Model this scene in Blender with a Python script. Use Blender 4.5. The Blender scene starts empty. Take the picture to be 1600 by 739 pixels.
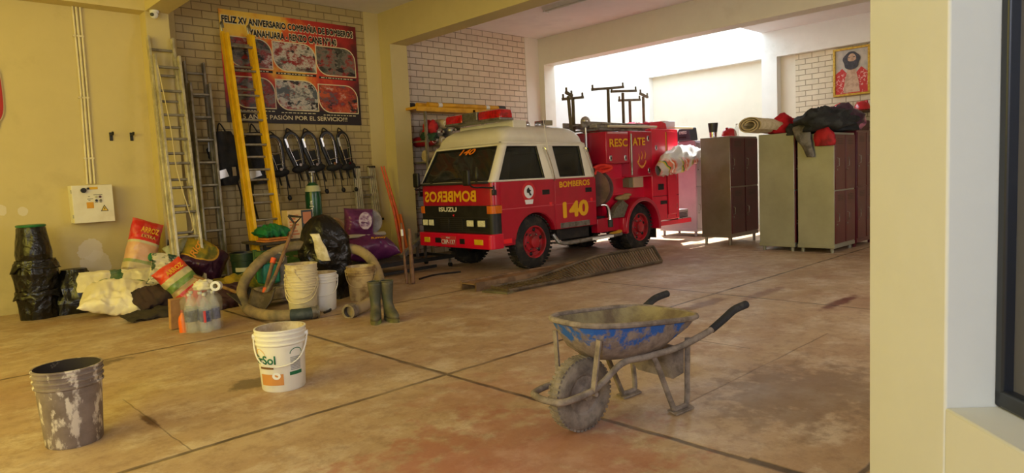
import bpy, bmesh, math, random
from mathutils import Vector, Matrix, noise, Euler
PI = math.pi
SC = bpy.context.scene
COL = SC.collection
random.seed(7)

# ---------------------------------------------------------------- materials
def lin(c):
    c = c / 255.0
    return c / 12.92 if c <= 0.04045 else ((c + 0.055) / 1.055) ** 2.4
def S(r, g, b): return (lin(r), lin(g), lin(b), 1.0)

def new_mat(name):
    m = bpy.data.materials.new(name); m.use_nodes = True
    nt = m.node_tree; b = nt.nodes['Principled BSDF']
    return m, nt, b
def nd(nt, typ, **kw):
    n = nt.nodes.new(typ)
    for k, v in kw.items():
        if k.startswith('i_'):
            n.inputs[k[2:].replace('_', ' ')].default_value = v
        else:
            setattr(n, k, v)
    return n
def coords(nt, kind='Object', scale=None):
    t = nd(nt, 'ShaderNodeTexCoord'); out = t.outputs[kind]
    if scale:
        mp = nd(nt, 'ShaderNodeMapping'); mp.inputs['Scale'].default_value = scale
        nt.links.new(out, mp.inputs['Vector']); out = mp.outputs['Vector']
    return out
def noise_fac(nt, vec, scale, lo, hi, detail=5, rough=.6):
    n = nd(nt, 'ShaderNodeTexNoise'); n.inputs['Scale'].default_value = scale
    n.inputs['Detail'].default_value = detail; n.inputs['Roughness'].default_value = rough
    nt.links.new(vec, n.inputs['Vector'])
    r = nd(nt, 'ShaderNodeMapRange'); r.inputs['From Min'].default_value = lo; r.inputs['From Max'].default_value = hi
    nt.links.new(n.outputs['Fac'], r.inputs['Value'])
    return r.outputs['Result']
def mixc(nt, fac, a, b):
    m = nd(nt, 'ShaderNodeMix', data_type='RGBA')
    for v, s in ((a, m.inputs[6]), (b, m.inputs[7])):
        if isinstance(v, tuple): s.default_value = v
        else: nt.links.new(v, s)
    if isinstance(fac, float): m.inputs[0].default_value = fac
    else: nt.links.new(fac, m.inputs[0])
    return m.outputs[2]
def math_(nt, op, a, b=None, c=None):
    m = nd(nt, 'ShaderNodeMath', operation=op)
    for i, v in enumerate((a, b, c)):
        if v is None: continue
        if isinstance(v, (int, float)): m.inputs[i].default_value = v
        else: nt.links.new(v, m.inputs[i])
    return m.outputs[0]
def bump(nt, b, h, strength=.3, dist=.01):
    n = nd(nt, 'ShaderNodeBump'); n.inputs['Strength'].default_value = strength; n.inputs['Distance'].default_value = dist
    nt.links.new(h, n.inputs['Height']); nt.links.new(n.outputs['Normal'], b.inputs['Normal'])

MATS = {}
def mat(name, c, c2=None, scale=6, lo=.45, hi=.6, rough=.55, metal=0.0, bmp=0.0, bscale=40, coat=0.0, trans=0.0, emit=None, emit_s=0, alpha=1.0, rough2=None, sheen=0.0):
    if name in MATS: return MATS[name]
    m, nt, b = new_mat(name); L = nt.links
    b.inputs['Roughness'].default_value = rough; b.inputs['Metallic'].default_value = metal
    b.inputs['Coat Weight'].default_value = coat; b.inputs['Coat Roughness'].default_value = .1
    b.inputs['Transmission Weight'].default_value = trans
    b.inputs['Alpha'].default_value = alpha
    vec = coords(nt)
    if c2:
        f = noise_fac(nt, vec, scale, lo, hi)
        L.new(mixc(nt, f, c, c2), b.inputs['Base Color'])
        if rough2 is not None:
            r = nd(nt, 'ShaderNodeMapRange'); r.inputs['To Min'].default_value = rough; r.inputs['To Max'].default_value = rough2
            L.new(f, r.inputs['Value']); L.new(r.outputs['Result'], b.inputs['Roughness'])
    else:
        f = noise_fac(nt, vec, scale, .3, .7)
        dk = tuple(x * .88 for x in c[:3]) + (1,)
        L.new(mixc(nt, f, dk, c), b.inputs['Base Color'])
    if bmp:
        n = nd(nt, 'ShaderNodeTexNoise'); n.inputs['Scale'].default_value = bscale; n.inputs['Detail'].default_value = 6
        L.new(vec, n.inputs['Vector']); bump(nt, b, n.outputs['Fac'], bmp, .01)
    if emit:
        b.inputs['Emission Color'].default_value = emit; b.inputs['Emission Strength'].default_value = emit_s
    MATS[name] = m
    return m

# ---------------------------------------------------------------- mesh building
def V(*a): return Vector(a[0]) if len(a) == 1 else Vector(a)
class MB:
    def __init__(self, M=None):
        self.bm = bmesh.new(); self.mats = []; self.cur = 0; self.M = M or Matrix.Identity(4)
    def use(self, m):
        if m not in self.mats: self.mats.append(m)
        self.cur = self.mats.index(m); return self
    def add(self, vs, fs):
        v = [self.bm.verts.new(self.M @ Vector(p)) for p in vs]
        for f in fs:
            try:
                fc = self.bm.faces.new([v[i] for i in f]); fc.material_index = self.cur; fc.smooth = True
            except ValueError: pass
        return self
    def box(self, c, s, rot=None):
        x, y, z = s[0] / 2, s[1] / 2, s[2] / 2
        P = [V(i, j, k) for k in (-z, z) for j in (-y, y) for i in (-x, x)]
        if rot is not None:
            R = Euler(rot).to_matrix(); P = [R @ p for p in P]
        P = [p + V(c) for p in P]
        return self.add(P, [(0, 2, 3, 1), (4, 5, 7, 6), (0, 1, 5, 4), (2, 6, 7, 3), (0, 4, 6, 2), (1, 3, 7, 5)])
    def span(self, a, b):
        return self.box([(p + q) / 2 for p, q in zip(a, b)], [abs(q - p) for p, q in zip(a, b)])
    def bar(self, p0, p1, w, h, up=(0, 0, 1)):
        p0, p1 = V(p0), V(p1); d = (p1 - p0).normalized(); u = V(up)
        sx = d.cross(u)
        if sx.length < 1e-4: sx = d.cross(V(1, 0, 0))
        sx.normalize(); sy = sx.cross(d)
        P = [p + sx * i * w / 2 + sy * j * h / 2 for p in (p0, p1) for (i, j) in ((-1, -1), (1, -1), (1, 1), (-1, 1))]
        return self.add(P, [(3, 2, 1, 0), (4, 5, 6, 7), (0, 1, 5, 4), (1, 2, 6, 5), (2, 3, 7, 6), (3, 0, 4, 7)])
    def loft(self, rings, closed=True, caps=True):
        n = len(rings[0]); P = [p for r in rings for p in r]; Fs = []
        for i in range(len(rings) - 1):
            for j in range(n if closed else n - 1):
                a, b = i * n + j, i * n + (j + 1) % n
                Fs.append((a, b, b + n, a + n))
        if caps:
            Fs.append(tuple(range(n))[::-1]); Fs.append(tuple(range((len(rings) - 1) * n, len(rings) * n)))
        return self.add(P, Fs)
    def tube(self, pts, r, seg=10, closed=False, smooth=0, caps=True, squash=None):
        pts = [V(p) for p in pts]
        if smooth: pts = spline(pts, smooth, closed)
        n = len(pts); rs = r if isinstance(r, (list, tuple)) else [r] * n
        if len(rs) != n:
            rs = [rs[min(len(rs) - 1, int(i * (len(rs) - 1) / (n - 1)))] * (1 - (i * (len(rs) - 1) / (n - 1)) % 1) + rs[min(len(rs) - 1, int(i * (len(rs) - 1) / (n - 1)) + 1)] * ((i * (len(rs) - 1) / (n - 1)) % 1) for i in range(n)]
        rings = []; prev = None
        for i in range(n):
            if closed: d = pts[(i + 1) % n] - pts[i - 1]
            else: d = pts[min(i + 1, n - 1)] - pts[max(i - 1, 0)]
            d.normalize()
            if prev is None:
                a = d.cross(V(0, 0, 1))
                if a.length < 1e-3: a = d.cross(V(1, 0, 0))
            else:
                a = prev - d * prev.dot(d)
            a.normalize(); prev = a; b = d.cross(a)
            sq = squash or (1, 1)
            rings.append([pts[i] + (a * math.cos(t) * sq[0] + b * math.sin(t) * sq[1]) * rs[i] for t in [2 * PI * k / seg for k in range(seg)]])
        if closed: rings.append(rings[0])
        return self.loft(rings, True, caps and not closed)
    def lathe(self, prof, o=(0, 0, 0), axis=(0, 0, 1), seg=24, caps=False):
        ax = V(axis).normalized(); a = ax.cross(V(0, 0, 1))
        if a.length < 1e-3: a = V(1, 0, 0)
        a.normalize(); b = ax.cross(a); o = V(o)
        rings = [[o + ax * z + (a * math.cos(t) + b * math.sin(t)) * max(r, 1e-4) for t in [2 * PI * k / seg for k in range(seg)]] for r, z in prof]
        return self.loft(rings, True, caps)
    def cyl(self, p0, p1, r, seg=16, r1=None):
        p0, p1 = V(p0), V(p1); L = (p1 - p0).length
        return self.lathe([(r, 0), (r if r1 is None else r1, L)], p0, p1 - p0, seg, True)
    def prism(self, poly, depth, o=(0, 0, 0), u=(1, 0, 0), v=(0, 0, 1)):
        o, u, v = V(o), V(u), V(v); n = u.cross(v).normalized() * depth
        k = len(poly); A = [o + u * p[0] + v * p[1] for p in poly]; B = [p + n for p in A]
        return self.add(A + B, [tuple(range(k))[::-1], tuple(range(k, 2 * k))] + [(i, (i + 1) % k, (i + 1) % k + k, i + k) for i in range(k)])
    def ball(self, c, s, seg=16, rings=10):
        s = s if isinstance(s, (list, tuple)) else (s, s, s)
        R = [[V(c) + V(math.cos(t) * math.sin(p) * s[0], math.sin(t) * math.sin(p) * s[1], -math.cos(p) * s[2]) for t in [2 * PI * k / seg for k in range(seg)]] for p in [max(.02, min(PI - .02, PI * i / rings)) for i in range(rings + 1)]]
        return self.loft(R)
    def build(self, name, m=None, parent=None, loc=None, bev=0.0, sub=0, ang=38, solid=0.0, flat=False, label=None):
        me = bpy.data.meshes.new(name)
        bm = self.bm
        bmesh.ops.recalc_face_normals(bm, faces=bm.faces)
        bm.to_mesh(me); bm.free()
        if m is not None and not self.mats: self.mats = [m]
        for x in self.mats: me.materials.append(x)
        if not flat and len(me.polygons): me.set_sharp_from_angle(angle=math.radians(ang))
        if flat:
            for p in me.polygons: p.use_smooth = False
        o = bpy.data.objects.new(name, me); COL.objects.link(o)
        if parent: o.parent = parent
        if loc: o.location = loc
        if label: o['label'] = label
        if solid:
            md = o.modifiers.new('solid', 'SOLIDIFY'); md.thickness = solid; md.offset = 0
        if bev:
            md = o.modifiers.new('bev', 'BEVEL'); md.width = bev; md.segments = 2; md.limit_method = 'ANGLE'; md.angle_limit = math.radians(40)
        if sub:
            md = o.modifiers.new('sub', 'SUBSURF'); md.levels = sub; md.render_levels = sub
        return o
def spline(pts, k, closed=False):
    out = []; n = len(pts)
    rng = range(n if closed else n - 1)
    for i in rng:
        g = (lambda j: pts[j % n]) if closed else (lambda j: pts[max(0, min(n - 1, j))])
        a, b, c, d = g(i - 1), g(i), g(i + 1), g(i + 2)
        for s in range(k):
            t = s / k
            out.append(.5 * ((2 * b) + (c - a) * t + (2 * a - 5 * b + 4 * c - d) * t * t + (3 * b - a - 3 * c + d) * t ** 3))
    if not closed: out.append(pts[-1].copy())
    return out
def grid(mb, fn, nu, nv, closed_u=False):
    P = [fn(i / (nu if closed_u else nu - 1), j / (nv - 1)) for j in range(nv) for i in range(nu)]
    Fs = []
    for j in range(nv - 1):
        for i in range(nu if closed_u else nu - 1):
            a, b = j * nu + i, j * nu + (i + 1) % nu
            Fs.append((a, b, b + nu, a + nu))
    return mb.add(P, Fs)

def tag(o, label, cat, group=None, kind=None):
    if label: o['label'] = label
    if cat: o['category'] = cat
    if group: o['group'] = group
    if kind: o['kind'] = kind
    return o
def thing(name, label, cat, loc=(0, 0, 0), rz=0.0, group=None, rot=None):
    o = bpy.data.objects.new(name, None); COL.objects.link(o); o.empty_display_size = .05
    o.location = loc; o.rotation_euler = rot if rot is not None else (0, 0, rz)
    return tag(o, label, cat, group)
def struct(mb, name, m, **k):
    o = mb.build(name, m, **k); o['kind'] = 'structure'; return o
def dup(root, loc, rz=None, label=None, group=None, rot=None):
    r = root.copy(); COL.objects.link(r); r.location = loc
    if rz is not None: r.rotation_euler = (0, 0, rz)
    if rot is not None: r.rotation_euler = rot
    if label: r['label'] = label
    if group: r['group'] = group
    for ch in list(root.children):
        c = ch.copy(); COL.objects.link(c); c.parent = r
        for g in ch.children:
            e = g.copy(); COL.objects.link(e); e.parent = c
    return r
def _m2(bm):
    m = bpy.data.meshes.new('t'); bm.to_mesh(m); return m
def text(s, o, u, v, w, h, m, parent, name='lettering', depth=.003, bold=0.0, shear=0.0, label=None, bend=None, fat=0.0):
    """lettering fitted to a w x h box whose lower left corner is o, along u and v"""
    cu = bpy.data.curves.new('t', 'FONT'); cu.body = s; cu.size = 1; cu.offset = bold; cu.shear = shear; cu.resolution_u = 3
    ob = bpy.data.objects.new('t', cu); COL.objects.link(ob)
    dg = bpy.context.evaluated_depsgraph_get()
    me = bpy.data.meshes.new_from_object(ob.evaluated_get(dg))
    bpy.data.objects.remove(ob); bpy.data.curves.remove(cu)
    xs = [p.co.x for p in me.vertices]; ys = [p.co.y for p in me.vertices]
    x0, x1, y0, y1 = min(xs), max(xs), min(ys), max(ys)
    bm = bmesh.new(); bm.from_mesh(me); bpy.data.meshes.remove(me)
    u, v, o = V(u).normalized(), V(v).normalized(), V(o); n = u.cross(v)
    if fat:
        src = bmesh.new(); src.from_mesh(_m2(bm)); tot = bmesh.new()
        for lay, (a, b) in enumerate(((0, 0), (fat, 0), (-fat, 0), (0, fat), (0, -fat), (fat * .7, fat * .7), (-fat * .7, fat * .7), (fat * .7, -fat * .7), (-fat * .7, -fat * .7))):
            idx = {p: tot.verts.new((p.co.x + a, p.co.y + b * 1.0, lay * .00025)) for p in src.verts}
            for f in src.faces: tot.faces.new([idx[p] for p in f.verts])
        bm.free(); src.free(); bm = tot; x0 -= fat; x1 += fat; y0 -= fat; y1 += fat
    top = set()
    if not fat:
        r = bmesh.ops.extrude_face_region(bm, geom=list(bm.faces))
        top = {e for e in r['geom'] if isinstance(e, bmesh.types.BMVert)}
    for p in bm.verts:
        a = (p.co.x - x0) / (x1 - x0) * w; b = (p.co.y - y0) / (y1 - y0) * h; c = (depth + math.copysign(p.co.z, depth)) if fat else (depth if p in top else 0)
        p.co = bend(a, b, c) if bend else o + u * a + v * b + n * c
    if not fat: bmesh.ops.recalc_face_normals(bm, faces=bm.faces)
    me = bpy.data.meshes.new(name); bm.to_mesh(me); bm.free(); me.materials.append(m)
    t = bpy.data.objects.new(name, me); COL.objects.link(t)
    if parent: t.parent = parent
    if label: t['label'] = label
    return t
def boolean(o, cut):
    md = o.modifiers.new('b', 'BOOLEAN'); md.operation = 'DIFFERENCE'; md.object = cut; md.solver = 'EXACT'
    dg = bpy.context.evaluated_depsgraph_get()
    me = bpy.data.meshes.new_from_object(o.evaluated_get(dg))
    old = o.data; o.modifiers.clear(); o.data = me; me.name = o.name
    bpy.data.meshes.remove(old); bpy.data.objects.remove(cut)
    me.set_sharp_from_angle(angle=math.radians(38))
def nz(p, s=1.0, k=0.0): return noise.noise(V(p) * s + V(k, k * 1.7, -k))
def fbm(p, s=1.0, k=0.0): return noise.fractal(V(p) * s + V(k, k * 1.7, -k), 1.0, 2.0, 4)

# ---------------------------------------------------------------- camera
CAM_H = 1.25; FPX = 1045.4
_pi, _ro, _ya = 0.08804194, -0.04636348, 0.80580513
_fw = V(math.cos(_ya) * math.cos(_pi), math.sin(_ya) * math.cos(_pi), -math.sin(_pi))
_rt = V(math.sin(_ya), -math.cos(_ya), 0); _up = _rt.cross(_fw)
RT = _rt * math.cos(_ro) + _up * math.sin(_ro); UP = _up * math.cos(_ro) - _rt * math.sin(_ro)
cam = bpy.data.cameras.new('camera'); camo = bpy.data.objects.new('camera', cam); COL.objects.link(camo)
camo.matrix_world = Matrix(((RT.x, UP.x, -_fw.x, 0), (RT.y, UP.y, -_fw.y, 0), (RT.z, UP.z, -_fw.z, CAM_H), (0, 0, 0, 1)))
cam.sensor_fit = 'HORIZONTAL'; cam.sensor_width = 36; cam.lens = 36 * FPX / 1600; cam.clip_start = .05; cam.clip_end = 200
SC.camera = camo
SC.view_settings.view_transform = 'Standard'; SC.view_settings.look = 'None'; SC.view_settings.gamma = 1
SC.view_settings.use_curve_mapping = False
# ================================================================= SETTING
def wall_mat(name, c, dirt, lo=.58, hi=.75, patch=None):
    m, nt, b = new_mat(name); L = nt.links; vec = coords(nt)
    b.inputs['Roughness'].default_value = .75
    f = noise_fac(nt, vec, .9, lo, hi, 8, .65)
    col = mixc(nt, f, c, dirt)
    f2 = noise_fac(nt, vec, 5, .35, .7, 6, .6)
    lighter = tuple(min(1, x * 1.08) for x in c[:3]) + (1,)
    col = mixc(nt, math_(nt, 'MULTIPLY', f2, .5), col, lighter)
    # grime near the floor and scuffed bare plaster
    sep = nd(nt, 'ShaderNodeSeparateXYZ'); L.new(vec, sep.inputs[0])
    g = math_(nt, 'MULTIPLY', noise_fac(nt, vec, 2.5, .35, .65), math_(nt, 'SMOOTH_MIN', math_(nt, 'MAXIMUM', math_(nt, 'SUBTRACT', .75, sep.outputs[2]), 0.0), .5, .1))
    col = mixc(nt, g, col, S(120, 105, 80))
    if patch:
        for (px, py, pz, rad) in patch:
            d = nd(nt, 'ShaderNodeVectorMath', operation='DISTANCE'); L.new(vec, d.inputs[0]); d.inputs[1].default_value = (px, py, pz)
            n = noise_fac(nt, vec, 9, 0, 1, 6, .6)
            q = math_(nt, 'LESS_THAN', math_(nt, 'ADD', d.outputs['Value'], math_(nt, 'MULTIPLY', math_(nt, 'SUBTRACT', n, .5), rad * 1.2)), rad)
            col = mixc(nt, math_(nt, 'MULTIPLY', q, .7), col, S(225, 215, 195))
    L.new(col, b.inputs['Base Color'])
    n = nd(nt, 'ShaderNodeTexNoise'); n.inputs['Scale'].default_value = 18; n.inputs['Detail'].default_value = 8; L.new(vec, n.inputs['Vector'])
    bump(nt, b, n.outputs['Fac'], .12, .01)
    return m
PAINT = wall_mat('cream_wall_paint', S(206, 189, 132), S(184, 166, 114), patch=[(1.86, 9.1, .62, .13), (1.9, 9.1, .45, .16), (1.25, 9.1, 1.13, .05), (1.05, 9.1, 1.15, .06)])
PAINT2 = wall_mat('pale_ivory_paint', S(226, 220, 202), S(212, 203, 180))
WHITE = wall_mat('white_patio_paint', S(234, 234, 228), S(215, 214, 205))
CEIL = wall_mat('white_ceiling_paint', S(232, 228, 226), S(218, 214, 214))

def brick_mat(name, c1, c2, grout, axis):
    m, nt, b = new_mat(name); L = nt.links; vec = coords(nt)
    sep = nd(nt, 'ShaderNodeSeparateXYZ'); L.new(vec, sep.inputs[0])
    cmb = nd(nt, 'ShaderNodeCombineXYZ'); L.new(sep.outputs[axis], cmb.inputs[0]); L.new(sep.outputs[2], cmb.inputs[1])
    wob = nd(nt, 'ShaderNodeTexNoise'); wob.inputs['Scale'].default_value = 6; L.new(vec, wob.inputs['Vector'])
    add = nd(nt, 'ShaderNodeVectorMath', operation='MULTIPLY_ADD'); L.new(wob.outputs['Color'], add.inputs[0]); add.inputs[1].default_value = (.012, .008, 0); L.new(cmb.outputs[0], add.inputs[2])
    br = nd(nt, 'ShaderNodeTexBrick'); br.inputs['Scale'].default_value = 1; br.inputs['Mortar Size'].default_value = .007
    br.inputs['Mortar Smooth'].default_value = .25; br.inputs['Bias'].default_value = 0
    br.inputs['Brick Width'].default_value = .255; br.inputs['Row Height'].default_value = .104
    br.inputs['Color1'].default_value = c1; br.inputs['Color2'].default_value = c2; br.inputs['Mortar'].default_value = grout
    L.new(add.outputs[0], br.inputs['Vector'])
    f = noise_fac(nt, vec, 7, .4, .75, 6)
    L.new(mixc(nt, math_(nt, 'MULTIPLY', f, .35), br.outputs['Color'], tuple(x * .7 for x in c1[:3]) + (1,)), b.inputs['Base Color'])
    b.inputs['Roughness'].default_value = .7
    inv = math_(nt, 'SUBTRACT', 1.0, br.outputs['Fac'])
    n = nd(nt, 'ShaderNodeTexNoise'); n.inputs['Scale'].default_value = 30; L.new(vec, n.inputs['Vector'])
    bump(nt, b, math_(nt, 'ADD', inv, math_(nt, 'MULTIPLY', n.outputs['Fac'], .25)), .9, .012)
    return m
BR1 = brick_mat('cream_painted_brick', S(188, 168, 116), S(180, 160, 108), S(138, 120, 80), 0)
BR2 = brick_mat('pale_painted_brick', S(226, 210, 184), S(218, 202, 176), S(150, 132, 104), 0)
BR3 = brick_mat('ivory_painted_brick', S(226, 216, 190), S(220, 210, 184), S(160, 146, 116), 1)

def floor_mat():
    m, nt, b = new_mat('dusty_red_concrete'); L = nt.links; vec = coords(nt)
    sep = nd(nt, 'ShaderNodeSeparateXYZ'); L.new(vec, sep.inputs[0])
    vs = coords(nt, 'Object', (.55, 1.1, 1))
    col = mixc(nt, noise_fac(nt, vs, 1.3, .32, .68, 9, .62), S(190, 166, 134), S(164, 132, 100))
    col = mixc(nt, math_(nt, 'MULTIPLY', noise_fac(nt, vec, .55, .5, .72, 6, .6), .6), col, S(152, 108, 88))
    col = mixc(nt, math_(nt, 'MULTIPLY', noise_fac(nt, vec, 2.7, .50, .64, 8, .72), .75), col, S(206, 188, 164))
    col = mixc(nt, math_(nt, 'MULTIPLY', noise_fac(nt, vec, 9, .47, .72, 8, .78), .6), col, S(116, 84, 62))
    col = mixc(nt, math_(nt, 'MULTIPLY', noise_fac(nt, coords(nt, 'Object', (1, 1, 1)), 60, .5, .8, 4, .8), .25), col, S(210, 190, 165))
    def blob(cx, cy, rx, ry, c, k, rag=.5, cur=None):
        mp = nd(nt, 'ShaderNodeMapping'); mp.inputs['Location'].default_value = (-cx / rx, -cy / ry, 0); mp.inputs['Scale'].default_value = (1 / rx, 1 / ry, 1)
        L.new(vec, mp.inputs['Vector'])
        ln = nd(nt, 'ShaderNodeVectorMath', operation='LENGTH'); L.new(mp.outputs[0], ln.inputs[0])
        n = noise_fac(nt, vec, 7 if rx < .8 else 2.2, .25, .75, 7, .65)
        d = math_(nt, 'ADD', ln.outputs['Value'], math_(nt, 'MULTIPLY', math_(nt, 'SUBTRACT', n, .5), rag * 2))
        r = nd(nt, 'ShaderNodeMapRange', interpolation_type='SMOOTHSTEP'); r.inputs['From Min'].default_value = 1.1; r.inputs['From Max'].default_value = .5
        L.new(d, r.inputs['Value'])
        return mixc(nt, math_(nt, 'MULTIPLY', r.outputs[0], k), cur, c)
    col = blob(2.0, 2.05, .75, .7, S(160, 88, 68), .5, .8, col)
    col = blob(2.5, 2.9, .5, .35, S(158, 98, 76), .35, .8, col)
    col = blob(1.5, 2.2, .5, .5, S(166, 104, 80), .35, .8, col)
    col = blob(6.2, 2.25, .45, .07, S(92, 26, 26), .85, .35, col)
    col = blob(5.5, 3.2, .5, .09, S(110, 72, 52), .7, .5, col)
    col = blob(6.3, 3.0, .5, .08, S(110, 62, 48), .6, .5, col)
    col = blob(3.6, 1.5, .7, .5, S(120, 96, 74), .6, .8, col)
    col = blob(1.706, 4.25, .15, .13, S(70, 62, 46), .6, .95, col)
    col = blob(1.10, 5.72, .28, .13, S(66, 52, 34), .6, .8, col)
    col = blob(1.02, 4.04, .03, .17, S(84, 48, 26), .9, .5, col)
    col = blob(7.4, 5.4, 2.2, .9, S(120, 92, 78), .35, .6, col)
    # joints between the slabs
    n1 = noise_fac(nt, vec, 5, 0, 1, 5, .6)
    n2 = noise_fac(nt, vec, 3.1, .32, .6, 3, .5)
    jf = None
    def joint(ax, pos, w, lo=None, hi=None, strength=1.0):
        nonlocal jf
        d = math_(nt, 'ABSOLUTE', math_(nt, 'SUBTRACT', math_(nt, 'ADD', sep.outputs[ax], math_(nt, 'MULTIPLY', math_(nt, 'SUBTRACT', n1, .5), .03)), pos))
        r = nd(nt, 'ShaderNodeMapRange'); r.inputs['From Min'].default_value = w; r.inputs['From Max'].default_value = w * .45
        L.new(d, r.inputs['Value']); f = math_(nt, 'MULTIPLY', r.outputs[0], math_(nt, 'MULTIPLY_ADD', n2, .55, .45))
        if lo is not None:
            o = sep.outputs[1 - ax]
            f = math_(nt, 'MULTIPLY', f, math_(nt, 'MULTIPLY', math_(nt, 'GREATER_THAN', o, lo), math_(nt, 'LESS_THAN', o, hi)))
        f = math_(nt, 'MULTIPLY', f, strength)
        jf = f if jf is None else math_(nt, 'MAXIMUM', jf, f)
    joint(1, 3.38, .022); joint(0, 2.605, .021); joint(0, 6.02, .018, -2, 4.9); joint(1, 5.84, .02, -3, 6.4)
    joint(0, 9.44, .014); joint(1, .93, .016)
    joint(0, 2.615, .035, .8, 1.33); joint(0, 2.6, .03, 4.5, 4.75, .9); joint(0, 2.6, .028, 3.4, 3.9, .7)
    joint(1, 1.9, .008, 3.1, 5.0, .55); joint(0, 4.285, .008, 2.15, 2.9, .9); joint(0, 1.03, .006, 3.4, 4.6, .5)
    col = mixc(nt, math_(nt, 'MULTIPLY', jf, .9), col, S(58, 46, 34))
    L.new(col, b.inputs['Base Color'])
    rr = nd(nt, 'ShaderNodeMapRange'); rr.inputs['To Min'].default_value = .34; rr.inputs['To Max'].default_value = .7
    L.new(noise_fac(nt, vec, 2, .3, .7, 6), rr.inputs['Value']); L.new(rr.outputs[0], b.inputs['Roughness'])
    h = nd(nt, 'ShaderNodeTexNoise'); h.inputs['Scale'].default_value = 14; h.inputs['Detail'].default_value = 8; L.new(vec, h.inputs['Vector'])
    bump(nt, b, math_(nt, 'SUBTRACT', math_(nt, 'MULTIPLY', h.outputs['Fac'], .3), jf), .45, .012)
    return m

struct(MB().span((-3, -3, -.2), (14.2, 10, 0)), 'floor', floor_mat())
ZC = 3.95; ZB = 3.43
struct(MB().span((-3, 9.1, 0), (2.62, 9.55, 5)), 'wall_left', PAINT)
# edge beam over the left wall, its pale soffit in view at the top of the photograph
struct(MB().span((-3, 8.86, 3.43), (2.62, 9.1, ZC)), 'beam_left', PAINT)
struct(MB().span((2.62, 8.88, 0), (2.88, 9.55, ZC)), 'pillar_left', PAINT)
struct(MB().span((2.62, -1.5, ZB), (2.88, 8.88, ZC)), 'beam_front', PAINT)
struct(MB().span((2.88, 9.305, 0), (3.09, 9.6, ZC)), 'wall_back_strip_1', PAINT)
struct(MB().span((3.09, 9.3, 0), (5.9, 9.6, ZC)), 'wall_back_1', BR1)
struct(MB().span((5.9, 9.29, 0), (6.17, 9.6, ZC)), 'wall_back_strip_2', PAINT)
struct(MB().span((6.17, 9.0, 0), (6.49, 9.6, ZC)), 'pillar_middle', PAINT)
struct(MB().span((6.17, -1.5, ZB), (6.49, 9.0, ZC)), 'beam_middle', PAINT)
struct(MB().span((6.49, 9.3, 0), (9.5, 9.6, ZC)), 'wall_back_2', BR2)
struct(MB().span((9.5, 9.29, 0), (9.87, 9.6, ZC)), 'wall_back_strip_3', PAINT2)
struct(MB().span((9.87, 9.15, 0), (10.17, 9.6, ZC)), 'pillar_back', PAINT2)
struct(MB().span((9.87, -1.5, ZB), (10.17, 9.15, ZC)), 'beam_back', PAINT2)
mb = MB()
for a, b_ in ((-3.0, 2.62), (2.88, 6.17), (6.49, 9.87)): mb.span((a, -1.5, ZC), (b_, 9.6, ZC + .2))
mb.span((2.62, -1.5, ZC), (2.88, 9.6, ZC + .2)); mb.span((6.17, -1.5, ZC), (6.49, 9.6, ZC + .2)); mb.span((9.87, -1.5, ZC), (10.17, 9.6, ZC + .2))
mb.span((10.17, -1.5, ZC), (13.5, 6.42, ZC + .2))
struct(mb, 'ceiling', CEIL)
# patio beyond the last beam: side wall, far wall with its beam, pillar, recess and brick
struct(MB().span((10.17, 9.32, 0), (14, 9.6, 5.2)), 'wall_patio_side', WHITE)
struct(MB().span((13.5, -1.5, 3.43), (14, 9.32, 5.2)), 'beam_far', WHITE)
struct(MB().span((13.5, 9.19, 0), (14, 9.32, 3.43)), 'pillar_far_1', WHITE)
struct(MB().span((13.5, 6.11, 0), (14, 6.43, 3.43)), 'pillar_far_2', WHITE)
struct(MB().span((13.68, 6.43, 0), (14, 9.19, 3.43)), 'wall_far_recess', PAINT2)
struct(MB().span((13.68, 5.8, 0), (14, 6.11, 3.43)), 'wall_far_strip', PAINT2)
struct(MB().span((13.66, -1.5, 0), (14, 5.8, 3.43)), 'wall_far', BR3)
struct(MB().span((-3, -1.7, 0), (14, -1.5, 4.1)), 'wall_right', PAINT2)
struct(MB().span((-3.2, -1.7, 0), (-3, 10, 4.1)), 'wall_sky_blocker', PAINT)  # unseen wall added behind the camera to block sky light

# wall with the window close on the right
WA = V(.72840828, .68514333, 0); WB_ = V(.68514333, -.72840828, 0)
def W(a, b, z): return WA * a + WB_ * b + V(0, 0, z)
def wbox(mb, a0, a1, b0, b1, z0, z1):
    P = [W(a, b, z) for z in (z0, z1) for b in (b0, b1) for a in (a0, a1)]
    return mb.add(P, [(0, 2, 3, 1), (4, 5, 7, 6), (0, 1, 5, 4), (2, 6, 7, 3), (0, 4, 6, 2), (1, 3, 7, 5)])
NEAR = wall_mat('pale_scuffed_paint', S(196, 194, 178), S(182, 178, 162))
mb = MB()
wbox(mb, 1.064, 1.3124, .62, .86, 0, 3.4)
wbox(mb, -.3, 1.064, .62, .86, 0, .855)
wbox(mb, -.3, 1.064, .62, .86, 2.35, 3.4)
struct(mb, 'wall_near', NEAR, bev=.004)
DARK = mat('black_window_frame', S(26, 28, 32), rough=.4)
mb = MB()
wbox(mb, -.3, 1.064, .695, .74, .857, .885); wbox(mb, 1.045, 1.064, .695, .74, .857, 2.35); wbox(mb, -.3, 1.064, .695, .74, 2.32, 2.35); wbox(mb, .2, .23, .695, .74, .857, 2.35)
fr = struct(mb, 'window_1', DARK, bev=.004)
m, nt, b = new_mat('grey_tinted_glass'); MATS['glass_near'] = m
b.inputs['Base Color'].default_value = S(96, 94, 96); b.inputs['Roughness'].default_value = .12; b.inputs['Transmission Weight'].default_value = .25; b.inputs['Alpha'].default_value = 1
n_ = noise_fac(nt, coords(nt), 90, .4, .6, 2); bump(nt, b, n_, .04, .002)
g = wbox(MB(), -.28, 1.045, .712, .72, .88, 2.33).build('glass', m, parent=fr)

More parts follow.
